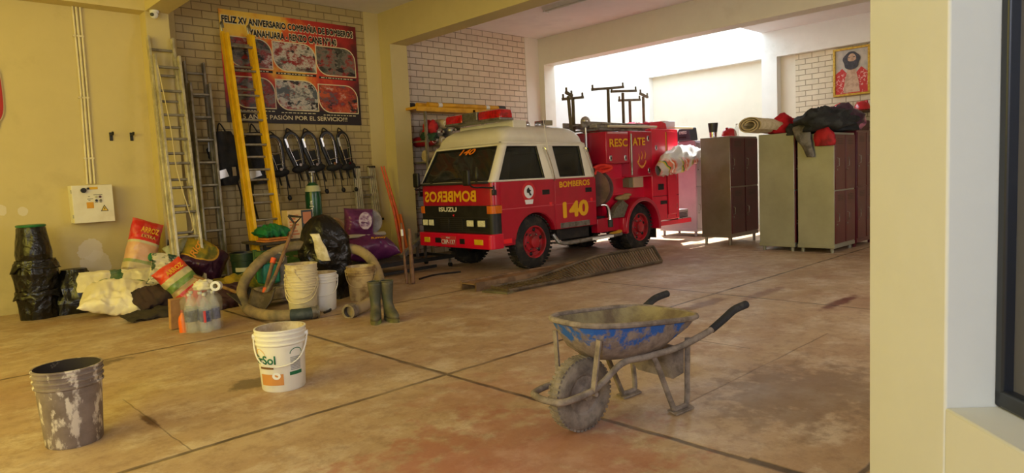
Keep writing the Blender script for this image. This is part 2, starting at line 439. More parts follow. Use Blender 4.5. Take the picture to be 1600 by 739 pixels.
# ================================================================= LIGHT
w = bpy.data.worlds.new('world'); SC.world = w; w.use_nodes = True
wn = w.node_tree; bg = wn.nodes['Background']
sky = wn.nodes.new('ShaderNodeTexSky'); sky.sky_type = 'NISHITA'; sky.sun_disc = False; sky.sun_elevation = math.radians(60); sky.sun_rotation = math.radians(40)
mxw = mixc(wn, .72, sky.outputs['Color'], (2.95, 3.35, 3.4, 1)); wn.links.new(mxw, bg.inputs['Color']); bg.inputs['Strength'].default_value = 1.15
def area(name, loc, target, sx, sy, power, color):
    l = bpy.data.lights.new(name, 'AREA'); l.shape = 'RECTANGLE'; l.size = sx; l.size_y = sy; l.energy = power; l.color = color
    o = bpy.data.objects.new(name, l); COL.objects.link(o); o.location = loc
    o.rotation_euler = (V(target) - V(loc)).to_track_quat('-Z', 'Y').to_euler(); return o
sn = bpy.data.lights.new('sun', 'SUN'); sn.energy = 12.0; sn.angle = math.radians(1.0); sn.color = (1, .96, .92)
so = bpy.data.objects.new('sun', sn); COL.objects.link(so)
so.rotation_euler = V(-.25, -.2, -1).to_track_quat('-Z', 'Y').to_euler(); so.location = (11, 9, 8)
area('daylight_yellow_canopy', (-2.6, 4.6, 2.4), (4, 5.4, 1.6), 5, 2.6, 155, (1, .82, .12))
area('side_fill', (7.2, -1.4, 2.0), (8.3, 4, .7), 4.5, 2.6, 125, (1, .93, .92))  # unseen fill lamp, added to brighten the truck flank and locker fronts
area('daylight_street', (-2.0, -1.2, 2.2), (2, 2.4, .9), 2.4, 2.2, 150, (.72, .79, 1))
SC.view_settings.exposure = 0.34
# ---- turning a pixel of the photograph into a point of a known plane
def ray(x, y): return _fw_ + RT * ((x - 800) / FPX) + UP * ((369.5 - y) / FPX)
_fw_ = _fw; CP = V(0, 0, CAM_H)
def onp(x, y, ax, v):
    d = ray(x, y); return CP + d * ((v - CP[ax]) / d[ax])
def PX(x, y, v): return onp(x, y, 0, v)
def PY(x, y, v): return onp(x, y, 1, v)
def PZ(x, y, v=0.0): return onp(x, y, 2, v)

# ================================================================= FIRE TRUCK
RED = mat('deep_red_truck_paint', S(184, 10, 46), S(168, 8, 40), 3, .4, .7, rough=.28, coat=.6)
RED2 = mat('bright_lit_red_paint', S(220, 12, 52), S(206, 10, 46), 3, .4, .7, rough=.35, coat=.4)  # brighter copy of the red, carries the patio light on the rear body
CREAM = mat('cream_cab_paint', S(232, 226, 205), S(222, 214, 190), 3, .4, .7, rough=.35, coat=.3)
BLACK = mat('black_plastic', S(20, 20, 20), S(32, 31, 29), 8, rough=.5)
RUB = mat('dusty_rubber', S(30, 28, 26), S(82, 72, 58), 7, .48, .75, rough=.85, bmp=.3)
CHR = mat('chrome', S(220, 220, 222), rough=.15, metal=1)
STEEL = mat('dull_steel', S(160, 158, 154), S(120, 116, 108), 9, rough=.4, metal=.8)
YEL = mat('yellow_lettering', S(240, 180, 30), rough=.5)
WHT = mat('white_enamel', S(236, 236, 232), rough=.4)
AMB = mat('amber_lens', S(220, 110, 20), rough=.2, coat=.5)
ORG = mat('orange_lettering', S(240, 130, 20), rough=.5)
GLASS, nt, b = new_mat('dark_cab_glass')
b.inputs['Base Color'].default_value = S(120, 122, 112); b.inputs['Roughness'].default_value = .04; b.inputs['Transmission Weight'].default_value = .9; b.inputs['IOR'].default_value = 1.1; b.inputs['Coat Weight'].default_value = .6; b.inputs['Coat Roughness'].default_value = .05
REDL = mat('red_light_lens', S(200, 14, 24), S(150, 8, 16), 20, rough=.15, coat=.6)
LAMP = mat('headlamp_glass', S(226, 222, 196), S(246, 242, 220), 30, rough=.1, coat=.6)
INT = mat('dark_cab_interior', S(44, 42, 38), S(60, 56, 48), 5, rough=.8)
UND = mat('grimy_underbody', S(30, 27, 25), S(52, 44, 36), 8, rough=.8)

YN, YF, YM = 6.27, 7.80, 7.035
truck = thing('fire_truck', 'red and cream double-cab fire truck with yellow 140 on its rear door', 'fire truck', (7.8, YM, 0))
TL = Matrix.Translation((-7.8, -YM, 0))
def TB(): return MB(TL.copy())
def tp(mb, name, m=None, parent=None, **k): return mb.build(name, m, parent=parent or truck, **k)
def ttext(s, o, u, v, w, h, m, parent, **k): return text(s, V(o) + V(-7.8, -YM, 0), u, v, w, h, m, parent, **k)
def rrect(x0, x1, y0, y1, r, z, k=5, r2=None):
    out = []
    for (cx, cy, a0, rr) in ((x0, y0, PI, r), (x1, y0, 1.5 * PI, r2 or r), (x1, y1, 0, r2 or r), (x0, y1, .5 * PI, r)):
        sx = cx + (rr if cx == x0 else -rr); sy = cy + (rr if cy == y0 else -rr)
        for i in range(k):
            a = a0 + .5 * PI * i / (k - 1); out.append(V(sx + rr * math.cos(a), sy + rr * math.sin(a), z))
    return out
# lower cab with wheel arches
mb = TB().use(RED)
mb.loft([rrect(5.715, 7.78, YN, YF, .085, z, 6, .04) for z in (.5, .9, 1.2)])
body = mb.build('cab_body', None)
mb = TB().use(RED); mb.loft([rrect(5.73, 6.35, YN + .01, YF - .01, .08, z, 6, .02) for z in (.37, .505)]); sk = mb.build('front_skirt', None)
for o in (body, sk):
    c = TB().use(UND); c.cyl((6.48, YN - .1, .37), (6.48, YF + .1, .37), .395, 40); boolean(o, c.build('cut'))
    o.parent = truck
# greenhouse shell with real window openings
def gp(t, side):
    xf = 5.715 + .27 * t; xr = 7.78 - .14 * t; y0 = YN + .065 * t; r = .05
    L_ = [(xf, YM), (xf, y0 + .2), (xf, y0 + .062)]
    for i in range(5):
        a = PI + .5 * PI * i / 4; L_.append((xf + r + r * math.cos(a), y0 + r + r * math.sin(a)))
    L_ += [(5.81 + .26 * t, y0), (6.68 - .09 * t, y0), (6.99 - .085 * t, y0), (7.53 - .05 * t, y0)]
    for i in range(4):
        a = 1.5 * PI + .5 * PI * i / 3; L_.append((xr - .05 + .05 * math.cos(a), y0 + .05 + .05 * math.sin(a)))
    L_ += [(xr, y0 + .3), (xr, YM)]
    if side: L_ = [(x, 2 * YM - y) for x, y in L_]
    return L_
def gring(z):
    t = (z - 1.2) / .5; A = gp(t, 0); B = gp(t, 1); R = A + B[::-1][1:-1]
    return [V(x, y, z) for x, y in R]
zs = [1.2, 1.225, 1.655, 1.70]
R = [gring(z) for z in zs]; n = len(R[0]); nA = len(gp(0, 0))
def mirror_i(i): return (2 * (nA - 1) - i) % n
holes = set()
for i in (0, 1, 8, 10):
    holes.add(i); holes.add((mirror_i(i + 1)) % n)
holes |= {n - 1, n - 2}
mb = TB().use(CREAM); P = [p for r in R for p in r]; Fs = []
for k in range(3):
    for j in range(n):
        if k == 1 and j in holes: continue
        a, b2 = k * n + j, k * n + (j + 1) % n; Fs.append((a, b2, b2 + n, a + n))
mb.add(P, Fs); tp(mb, 'cab_frame', solid=.03)
def pane(name, quad, inset, nrm, m=GLASS, th=.008):
    nrm = V(nrm); q = [V(p) + nrm * -inset for p in quad]; q2 = [p - nrm * th for p in q]
    mb = TB().use(m); mb.loft([q, q2]); return tp(mb, name)
ztb, ztt = 1.205, 1.675
def gxy(i, z, far=False):
    p = gp((z - 1.2) / .5, far)[i]; return V(p[0], p[1], z)
ws = pane('windshield', [gxy(2, ztb), gxy(2, ztb, True), gxy(2, ztt, True), gxy(2, ztt)], .004, (-.88, 0, .47))
# window rubber around the openings
def gasket(pts, name='window_seal', r=.013):
    tp(TB().use(BLACK).tube(pts, r, 8, closed=True), name)
gasket([gxy(2, 1.222) + V(-.008, .01, 0), gxy(2, 1.222, True) + V(-.008, -.01, 0), gxy(2, 1.657, True) + V(-.008, -.01, 0), gxy(2, 1.657) + V(-.008, .01, 0)])
for far in (False, True):
    s = -1 if not far else 1
    for a, b2 in ((8, 9), (10, 11)):
        q = [gxy(a, 1.215, far), gxy(b2, 1.215, far), gxy(b2, 1.665, far), gxy(a, 1.665, far)]
        pane('side_window', q, .012, (0, s, .12))
        gasket([p + V(0, s * .008, 0) for p in (gxy(a, 1.228, far), gxy(b2, 1.228, far), gxy(b2, 1.652, far), gxy(a, 1.652, far))], r=.01)
# roof: gutter lip then a dome
mb = TB().use(CREAM); rg = []
for z, i, f in ((1.695, 0, 0), (1.70, -.014, -.014), (1.715, -.014, -.012), (1.722, .004, .004), (1.79, .02, .035), (1.86, .06, .10), (1.915, .13, .20), (1.948, .24, .34), (1.96, .42, .6)):
    t = min(1, (z - 1.2) / .5); xf = 5.985 + f * .75; xr = 7.64 - i * .85; y0 = YN + .065 + i
    rg.append(rrect(xf, xr, y0, 2 * YM - y0, .12 + max(0, i) * .3, z, 6))
mb.loft(rg); tp(mb, 'cab_roof', ang=60)
tp(TB().use(INT).tube([(5.99, YN + .1, 1.712), (5.985, YM, 1.712), (5.99, YF - .1, 1.712)], .006, 6), 'roof_seam')
# interior
mb = TB().use(INT)
mb.box((5.93, YM, 1.2), (.3, 1.36, .1)); mb.box((6.6, YM, 1.2), (1.9, 1.4, .03))
tp(mb, 'dashboard', bev=.02)
for y in (6.62, 7.42): tp(TB().use(INT).box((6.62, y, 1.36), (.12, .46, .42), (0, .15, 0)).box((6.66, y, 1.62), (.08, .26, .1), (0, .15, 0)), 'seat_back', bev=.04)
tp(TB().use(INT).box((7.5, YM, 1.36), (.12, 1.3, .4), (0, .15, 0)), 'rear_bench', bev=.04)
a = V(.5, 0, .87).normalized(); u = V(0, 1, 0); v2 = a.cross(u)
tp(TB().use(BLACK).tube([V(6.12, 7.4, 1.3) + (u * math.cos(t) + v2 * math.sin(t)) * .2 for t in [2 * PI * k / 24 for k in range(24)]], .014, 8, closed=True), 'steering_wheel')
tp(TB().use(WHT).box((6.05, 7.36, 1.42), (.004, .11, .1), (0, -.5, 0)), 'paper_card', label='pale paper stuck behind the windshield')
mb = TB().use(CHR).lathe([(.028, 0), (.03, .08), (.012, .13), (.012, .16)], (5.86, 6.72, 1.25), (0, 0, 1), 12, True); tp(mb, 'dashboard_bottle')
# front: grille band, lamps, bumper, plate
xg = 5.697
mb = TB().use(BLACK); mb.loft([rrect(xg, 5.9, YN - .006, YF + .006, .085, z, 6, .01) for z in (.54, .905)])
gr = tp(mb, 'grille')
mb = TB().use(mat('grille_slat_grey', S(52, 50, 48), rough=.5))
for k in range(6): mb.box((xg - .004, YM, .585 + k * .026), (.012, .62, .008))
for y in (YM - .17, YM + .12): mb.box((xg - .006, y, .65), (.016, .018, .16))
for z in (.56, .742): mb.box((xg - .004, YM, z), (.012, 1.34, .008))
tp(mb, 'grille_slats', parent=gr)
tp(TB().use(REDL).ball((xg - .005, YM + .01, .775), .016), 'badge', parent=gr)
def front(px, py): return PX(px, py, xg)
for (x0, x1, y0, y1) in ((731, 742, 348, 361), (748, 760, 348, 361), (663, 671, 346, 359), (672, 680, 347, 359)):
    p, q = front(x0, y1), front(x1, y0)
    mb = TB().use(LAMP).span((xg - .02, p.y, .63), (xg + .02, q.y, .715)); hl = tp(mb, 'headlight', bev=.008)
    mb = TB().use(BLACK)
    for s in ((p.y, p.y + .008), (q.y - .008, q.y)): mb.span((xg - .024, s[0], .622), (xg, s[1], .723))
    mb.span((xg - .024, p.y, .715), (xg, q.y, .723)); mb.span((xg - .024, p.y, .622), (xg, q.y, .63)); tp(mb, 'headlight_bezel', parent=hl)
for s in (0, 1):
    ya, yb = (YN - .012, YN + .14) if s == 0 else (YF - .14, YF + .012)
    mb = TB().use(AMB); mb.loft([rrect(xg - .008, 5.86, ya, yb, .06, z, 5, .01) for z in (.8, .9)]); tp(mb, 'turn_signal')
p, q = front(687, 336), front(714, 325)
ttext('ISUZU', (xg - .001, p.y, .825), (0, -1, 0), (0, 0, 1), abs(p.y - q.y), .062, mat('pale_lettering', S(235, 230, 215)), gr, depth=.006, fat=.035)
p, q = PX(745, 318, 5.715), PX(664, 300, 5.715)
ttext('BOMBEROS', (5.7125, p.y, .955), (0, 1, 0), (0, 0, 1), q.y - p.y, .15, YEL, body, depth=-.004, fat=.035)
# windshield number
q0, q1 = PX(722, 238, 5.95), PX(744, 226, 5.95)
d = V(.27, 0, .5).normalized()
ttext('140', gxy(2, 1.575) * 0 + V(5.715 + .27 * .75 - .024, q0.y, 1.575), (0, -1, 0), d, q0.y - q1.y + .02, .09, ORG, ws, depth=.003, shear=.35, fat=.03)
mb = TB().use(RED2); mb.loft([rrect(5.64, 5.86, YN - .015, YF + .015, .07, z, 6, .01) for z in (.345, .36, .52, .535)])
bp = tp(mb, 'bumper', bev=.008)
for (x0, x1, y0, y1, m_) in ((742, 755, 377, 386, mat('yellow_fog_lens', S(226, 186, 30), rough=.2, coat=.5)), (664, 672, 373, 380, MATS['yellow_fog_lens'] if 'yellow_fog_lens' in MATS else None), (719, 726, 375, 383, BLACK), (681, 689, 373, 381, BLACK)):
    p, q = PX(x0, y1, 5.64), PX(x1, y0, 5.64)
    tp(TB().use(m_).span((5.632, p.y, .40), (5.66, q.y, .47)), 'fog_light' if m_ is not BLACK else 'tow_slot', parent=bp, bev=.004)
p, q = PX(691, 384, 5.64), PX(713, 369, 5.64)
PLT = mat('number_plate_red', S(200, 60, 60), rough=.5)
mb = TB().use(PLT).span((5.625, p.y, .375), (5.635, q.y, .5)); pl = tp(mb, 'number_plate', bev=.003)
ttext('CBP-137', (5.6235, p.y - .012, .39), (0, -1, 0), (0, 0, 1), abs(p.y - q.y) - .024, .062, WHT, pl, depth=.003, bold=.01)
ttext('PERU', (5.6235, (p.y + q.y) / 2 + .04, .468), (0, -1, 0), (0, 0, 1), .08, .02, WHT, pl, depth=.003)
# mirrors, wipers
for s in (-1, 1):
    y = YM + s * (YM - YN)
    mb = TB().use(BLACK).tube([(5.74, y - s * .02, 1.13), (5.6, y - s * .04, 1.14), (5.42 if s < 0 else 5.62, y - s * .06, 1.16), (5.36 if s < 0 else 5.6, y - s * .08, 1.3)], .011, 8, smooth=5)
    mb.tube([(5.75, y, 1.08), (5.72, y + s * .02, 1.08), (5.72, y + s * .02, 1.16)], .012, 8)
    mm = tp(mb, 'mirror_arm')
    tp(TB().use(BLACK).box((5.36 if s < 0 else 5.6, y - s * .08, 1.27), (.05, .12, .2)), 'mirror', parent=mm, bev=.018)
    tp(TB().use(BLACK).tube([(5.7, YM + s * .5, 1.21), (5.71, YM + s * .42, 1.235), (5.76, YM - s * .08, 1.27)], .008, 6), 'wiper')
    tp(TB().use(BLACK).box((5.73, y + s * .012, 1.07), (.07, .03, .07)), 'mirror_bracket', bev=.01)
# doors
def arc_pts(cx, cz, r, a0, a1, k=14): return [(cx + r * math.cos(math.radians(a0 + (a1 - a0) * i / (k - 1))), cz + r * math.sin(math.radians(a0 + (a1 - a0) * i / (k - 1)))) for i in range(k)]
fd = [(5.84, .44), (6.085, .44)] + arc_pts(6.48, .37, .405, 170, 25, 16) + [(6.845, .53), (6.845, 1.212), (5.84, 1.188)]
rd = [(6.875, .5), (7.765, .5), (7.765, 1.215), (6.875, 1.212)]
SEAM = mat('dark_door_gap', S(60, 6, 14), rough=.6)
DL = mat('pale_red_line', S(214, 90, 100), rough=.5)
for s in (0, 1):
    for poly, nm in ((fd, 'front_door'), (rd, 'rear_door')):
        yy = YN - .004 if s == 0 else YF + .010
        mb = TB().use(RED); mb.prism(poly, .006, (0, yy + .0, 0)); dr = tp(mb, nm, bev=.002)
        ys = YN - .006 if s == 0 else YF + .006
        hx = 6.62 if nm == 'front_door' else 7.53
        hz = 1.03 if nm == 'front_door' else 1.02
        tp(TB().use(BLACK).box((hx + .07, ys, hz), (.15, .012, .07)), 'door_handle', parent=dr, bev=.006)
        tp(TB().use(mat('red_reflector', S(240, 40, 50), rough=.2, coat=.5)).box(((6.78 if nm == 'front_door' else 7.66), ys - .003, .86 if nm == 'front_door' else .87), (.05, .006, .055)), 'reflector', parent=dr)
        tp(TB().use(DL).box(((poly[0][0] + poly[-2][0]) / 2, ys - .0045, .845), (abs(poly[-2][0] - poly[0][0]) - .02, .003, .008)), 'stripe', parent=dr)
        if s == 0 and nm == 'rear_door':
            p, q = PY(873, 294, YN), PY(920, 281, YN)
            ttext('BOMBEROS', (p.x, YN - .0105, 1.075), (1, 0, .02), (0, 0, 1), q.x - p.x, .085, YEL, dr, fat=.03)
            p, q = PY(879, 342, YN), PY(918, 311, YN)
            ttext('140', (p.x, YN - .0105, .64), (1, 0, .02), (0, 0, 1), q.x - p.x, .235, YEL, dr, fat=.05)
            tp(TB().use(STEEL).box((7.28, YN - .012, .545), (.64, .008, .075)), 'kick_plate', parent=dr, label='bare metal kick plate')
        if s == 0 and nm == 'front_door':
            c = PY(825, 298, YN); c = V(c.x, YN - .0105, 1.05)
            em = tp(TB().use(mat('emblem_red', S(206, 40, 44))).cyl(c, c + V(0, -.003, 0), .13, 32), 'emblem', parent=dr)
            tp(TB().use(WHT).cyl(c + V(0, -.003, 0), c + V(0, -.006, 0), .088, 32).prism([(-.065, -.165), (.065, -.165), (.08, -.105), (-.08, -.105)], .006, c), 'emblem_field', parent=dr)
            tp(TB().use(BLACK).prism([(-.04, .028), (-.006, .06), (.016, .027), (.04, .016), (.016, -.005), (.047, -.047), (.016, -.053), (-.005, -.016), (-.04, -.01)], .003, c + V(0, -.006, 0)), 'emblem_figure', parent=dr)
            tp(TB().use(mat('red_side_marker', S(250, 40, 50), rough=.2)).box((5.93, YN - .006, .43), (.16, .01, .06)), 'side_marker', parent=dr)
tp(TB().use(RED).box((6.86, YN - .002, .86), (.03, .006, .7)), 'door_pillar')
# grab rails on the white pillars, antenna
for x0, x1 in ((6.74, 6.86), (7.6, 7.72)):
    tp(TB().use(CHR).tube([(x0 - .02, YN + .05, 1.62), (x0 - .02, YN - .01, 1.62), ((x0 + x1) / 2, YN - .03, 1.4), (x1, YN - .03, 1.2), (x1, YN + .02, 1.19)], .009, 8, smooth=3), 'grab_rail')
for q_ in ((7.66, YN + .04, 1.6), (7.73, YN + .0, 1.3)): tp(TB().use(BLACK).box(q_, (.04, .04, .06)), 'door_hinge')
tp(TB().use(mat('antenna_white', S(226, 220, 205))).tube([(6.77, YN - .02, 1.55), (6.72, YN + .02, 2.05)], [.008, .003], 6), 'antenna')
# light bar
mb = TB().use(CREAM).prism([(-.56, 1.9), (.56, 1.9), (.56, 2.0), (-.56, 2.02)], .26, (6.35, YM + .02, 0), (0, 1, 0), (0, 0, 1)); lb = tp(mb, 'light_bar', bev=.01)
tp(TB().use(STEEL).box((6.22, YM + .02, 2.03), (.26, 1.16, .03)), 'light_bar_base', parent=lb, bev=.008)
for ya, yb in ((-.58, -.13), (.2, .58)):
    mb = TB().use(REDL); mb.loft([rrect(6.1 + i, 6.34 - i, YM + .02 + ya + i, YM + .02 + yb - i, .03, z, 4) for z, i in ((2.045, 0), (2.12, 0), (2.15, .012), (2.162, .04))]); tp(mb, 'red_beacon', parent=lb)
mb = TB().use(STEEL).box((6.22, YM + .055, 2.1), (.25, .32, .12)); sp = tp(mb, 'siren_speaker', parent=lb, bev=.01)
mb = TB().use(mat('speaker_mesh', S(110, 104, 84), S(80, 76, 60), 40, rough=.7))
for k in range(7): mb.box((6.093, YM + .055, 2.06 + k * .013), (.008, .26, .006))
for k in range(9): mb.box((6.094, YM - .06 + k * .029, 2.1), (.006, .005, .09))
tp(mb, 'speaker_grille', parent=lb)
# work lamp behind the light bar
tp(TB().use(CHR).ball((6.9, YM - .25, 1.99), (.06, .06, .05)).box((7.1, YM - .4, 2.0), (.16, .2, .07)), 'roof_lamp')
# chassis and underbody
mb = TB().use(UND)
for y in (YM - .33, YM + .33): mb.span((5.9, y - .04, .42), (10.0, y + .04, .56))
mb.cyl((6.48, 6.5, .37), (6.48, 7.57, .37), .05); mb.cyl((8.9, 6.5, .37), (8.9, 7.57, .37), .06); mb.ball((8.9, YM, .38), .14)
mb.span((7.0, 6.36, .33), (7.7, 6.7, .49)); mb.box((6.3, YM, .42), (.7, .5, .25)); mb.span((6.9, 6.4, .46), (9.3, 7.7, .56))
tp(mb, 'chassis', bev=.01)
# running board
mb = TB().use(mat('worn_step_metal', S(150, 146, 140), S(110, 102, 92), 8, rough=.4, metal=.6))
mb.tube([(6.92, YN + .1, .42), (6.95, YN + .03, .31), (7.05, YN, .285), (8.36, YN, .305)], .03, 8)
mb.box((7.65, YN + .06, .3), (1.42, .16, .02)); tp(mb, 'running_board')
tp(TB().use(WHT).box((7.88, YN - .03, .293), (.5, .01, .035)), 'reflective_strip')
# wheels
def wheel(name, x, y0, y1, out):
    w_ = abs(y1 - y0); s = -1 if out < 0 else 1
    ya, yb = min(y0, y1), max(y0, y1)
    prof = [(.21, 0), (.27, .005), (.335, .02), (.358, .045), (.366, w_ / 2), (.358, w_ - .045), (.335, w_ - .02), (.27, w_ - .005), (.21, w_)]
    t = tp(TB().use(RUB).lathe(prof, (x, ya, .366), (0, 1, 0), 40), name)
    mb = TB().use(RUB)
    for k in range(40):
        a = 2 * PI * k / 40
        for q, off in ((.25, 0), (.75, .5)):
            a2 = a + off * 2 * PI / 40
            mb.box((x + .364 * math.cos(a2), ya + w_ * q, .366 + .364 * math.sin(a2)), (.016, w_ * .36, .032), (0, -a2, 0))
    tp(mb, 'tread', parent=t)
    yo = ya if s < 0 else yb
    prof = [(.215, 0), (.222, -.012), (.2, -.006), (.195, .03), (.15, .035), (.135, .02), (.09, .02), (.085, -.03), (.05, -.04), (.001, -.042)] if s < 0 else None
    mb = TB().use(mat('red_wheel_paint', S(176, 30, 40), S(120, 40, 40), 6, rough=.5))
    mb.lathe([(.213, .03), (.222, -.008), (.205, -.004), (.198, .045), (.15, .05), (.13, .03), (.085, .03), (.08, -.02), (.045, -.03), (.001, -.032)], (x, yo, .366), (0, -s, 0), 32)
    rm = tp(mb, 'rim', parent=t)
    for k in range(6):
        mb = TB().use(BLACK); a = 2 * PI * k / 6 + .3; c = V(x + .168 * math.cos(a), yo - s * .042, .366 + .168 * math.sin(a)); mb.ball(c, (.026, .012, .026), 10, 6); tp(mb, 'rim_hole', parent=t)
    for k in range(6):
        mb = TB().use(STEEL); a = 2 * PI * k / 6; c = V(x + .11 * math.cos(a), yo - s * .03, .366 + .11 * math.sin(a)); mb.cyl(c, c + V(0, s * .02, 0), .012, 6); tp(mb, 'wheel_nut', parent=t)
wheel('wheel', 6.48, 6.31, 6.50, -1); wheel('wheel', 6.48, 7.76, 7.57, 1)
wheel('wheel', 8.9, 6.30, 6.49, -1); wheel('wheel', 8.9, 6.53, 6.71, 1); wheel('wheel', 8.9, 7.77, 7.58, 1); wheel('wheel', 8.9, 7.36, 7.54, 1)
# ---- rear body
RBY = YN
mb = TB().use(RED2)
mb.span((8.12, RBY + .16, .5), (9.3, YF - .16, 1.42)); mid = mb.build('pump_body', None)
c = TB().use(UND); c.cyl((8.9, YN - .2, .37), (8.9, YF + .2, .37), .43, 40); boolean(mid, c.build('cut')); mid.parent = truck
mb = TB().use(RED2); mb.span((9.24, RBY, .42), (10.03, YF, 1.93)); rear = mb.build('rear_body', None)
c = TB().use(UND); c.cyl((8.9, YN - .2, .37), (8.9, YF + .2, .37), .45, 40); boolean(rear, c.build('cut')); rear.parent = truck
md = rear.modifiers.new('bev', 'BEVEL'); md.width = .012; md.segments = 2; md.limit_method = 'ANGLE'
def latch(parent, x, z, y=RBY):
    l = tp(TB().use(CHR).box((x, y - .004, z), (.055, .008, .085)), 'latch', parent=parent, bev=.004)
    tp(TB().use(BLACK).box((x, y - .009, z), (.026, .008, .045)), 'latch_handle', parent=parent, bev=.004)
mb = TB().use(RED).span((8.06, RBY, 1.39), (8.64, YF, 1.87)); lk = tp(mb, 'upper_locker', bev=.01)
mb = TB().use(RED).span((8.64, RBY - .012, 1.165), (9.24, YF, 1.885)); lk2 = tp(mb, 'side_locker', bev=.01)
tp(TB().use(STEEL).cyl((8.655, RBY - .03, 1.2), (8.655, RBY - .03, 1.84), .014), 'locker_hinge', parent=lk2)
tp(TB().use(mat('pale_worn_edge', S(214, 150, 150))).box((8.35, RBY - .004, 1.85), (.5, .006, .025)), 'locker_edge', parent=lk)
latch(lk, 8.16, 1.47); latch(lk, 8.53, 1.47); latch(lk2, 9.13, 1.77, RBY - .012); latch(lk2, 9.14, 1.26, RBY - .012)
p0 = PY(951, 235, RBY); p1 = PY(975, 222, RBY)
ttext('RESC', (8.09 + .04, RBY - .006, 1.635), (1, 0, .02), (0, 0, 1), .46, .125, YEL, lk, fat=.03)
ttext('ATE', (8.70, RBY - .018, 1.655), (1, 0, .02), (0, 0, 1), .34, .125, YEL, lk2, fat=.03)
# worn flame emblem
GOLD = mat('faded_gold_emblem', S(226, 150, 60))
mb = TB().use(GOLD)
for k, (r_, z0) in enumerate(((.11, 1.42), (.08, 1.38), (.045, 1.345))):
    pts = [(8.94 + r_ * math.cos(a), RBY - .015, z0 + r_ * .8 * math.sin(a)) for a in [PI * (1.0 + i / 10) for i in range(11)]]
    mb.tube(pts, .010, 6)
for (x_, z_) in ((8.85, 1.5), (8.93, 1.54), (9.02, 1.55)): mb.tube([(x_, RBY - .015, z_ - .1), (x_ + .03, RBY - .015, z_ - .03), (x_ + .01, RBY - .015, z_ + .03)], [.012, .009, .003], 6)
tp(mb, 'flame_emblem', parent=lk2)
# control box, panel details under the lockers
cb = tp(TB().use(mat('tan_control_box', S(196, 160, 130), rough=.5)).span((8.76, RBY + .02, 1.0), (9.02, RBY + .2, 1.165)), 'control_box', bev=.008)
tp(TB().use(mat('grey_green_lid', S(120, 112, 84))).span((8.66, RBY + .04, 1.01), (8.76, RBY + .2, 1.16)), 'control_lid', parent=cb)
tp(TB().use(BLACK).cyl((8.32, RBY + .165, 1.0), (8.32, RBY + .14, 1.0), .025).cyl((8.24, RBY + .165, 1.0), (8.24, RBY + .14, 1.0), .012), 'pump_port')
tp(TB().use(RED2).span((8.15, RBY + .1, .9), (8.62, RBY + .18, .93)).span((8.15, RBY + .1, 1.15), (8.62, RBY + .18, 1.17)), 'pump_rail')
# fender with tread-plate shoulder
mb = TB().use(RED)
def arcring(r0, r1, y0, y1, a0, a1, k=24):
    rings = []
    for i in range(k):
        a = math.radians(a0 + (a1 - a0) * i / (k - 1)); c, s_ = math.cos(a), math.sin(a)
        rings.append([V(8.9 + r0 * c, y0, .366 + r0 * s_), V(8.9 + r1 * c, y0, .366 + r1 * s_), V(8.9 + r1 * c, y1, .366 + r1 * s_), V(8.9 + r0 * c, y1, .366 + r0 * s_)])
    return rings
mb.loft(arcring(.415, .475, RBY - .06, RBY + .2, -8, 188)); mb.span((8.36, RBY - .05, .33), (8.43, RBY + .1, .55)); tp(mb, 'fender', bev=.006)
tp(TB().use(mat('tread_plate', S(126, 122, 104), S(104, 100, 84), 30, rough=.45, metal=.4)).prism([(8.14, .56), (8.43, .56), (8.55, .74), (8.42, .82), (8.24, .72)], .1, (0, RBY + .08, 0)), 'fender_shoulder', bev=.006)
tp(TB().use(RED).span((7.84, RBY + .04, .36), (8.42, RBY + .16, .57)), 'side_skirt', bev=.006)
tp(TB().use(mat('khaki_cloth', S(176, 150, 96), S(150, 124, 76), 12, rough=.9)).ball((8.55, RBY + .1, .85), (.17, .08, .045)).ball((8.66, RBY + .09, .89), (.1, .06, .03)), 'rag', label='khaki rag on the fender')
tp(TB().use(mat('yellow_glove', S(214, 168, 50), S(190, 140, 40), 12, rough=.9)).ball((8.22, RBY - .0, .335), (.14, .05, .02)).ball((8.33, RBY + .01, .345), (.06, .04, .025)), 'work_glove', label='yellow work glove on the running board')
tp(TB().use(BLACK).span((9.33, RBY + .02, .15), (9.345, RBY + .26, .48)), 'mud_flap')
# rear cabinet details
mb = TB().use(SEAM)
for x in (9.66, 9.93): mb.box((x, RBY - .001, 1.17), (.008, .006, 1.44))
mb.box((9.63, RBY - .001, .83), (.78, .006, .008)); tp(mb, 'panel_gap')
tp(TB().use(RED2).box((9.80, RBY - .012, 1.2), (.25, .02, 1.38)), 'rear_cabinet_door', bev=.006)
for x, z, w_, h_ in ((9.48, .98, .16, .1), (9.55, .72, .18, .06)): tp(TB().use(BLACK).box((x, RBY - .006, z), (w_, .012, h_)), 'recessed_latch', bev=.006)
latch(truck, 9.37, 1.62); latch(truck, 9.93, 1.12); latch(truck, 9.93, .64)
mb = TB().use(mat('green_stripe', S(46, 130, 96))).box((9.70, RBY - .004, 1.66), (.07, .006, .44)); gs = tp(mb, 'green_stripe')
tp(TB().use(YEL).box((9.66, RBY - .005, 1.66), (.012, .006, .44)).box((9.742, RBY - .005, 1.66), (.012, .006, .44)), 'yellow_edge', parent=gs)
tp(TB().use(STEEL).span((10.03, YN + .02, .38), (10.42, YF - .02, .42)), 'rear_step', bev=.006)
tp(TB().use(RED2).span((9.4, YN + .01, .33), (10.42, YN + .05, .40)), 'rear_step_rail')
mb = TB().use(mat('silver_step_box', S(190, 180, 184), rough=.35, metal=.5)).span((10.06, YN + .05, .52), (10.38, YN + .5, .56))
for k in range(4): mb.box((10.22, YN + .06, .44 + k * .025), (.26, .012, .008))
mb.span((10.06, YN + .05, .42), (10.08, YN + .5, .54)); mb.span((10.36, YN + .05, .42), (10.38, YN + .5, .54)); tp(mb, 'rear_step_box')
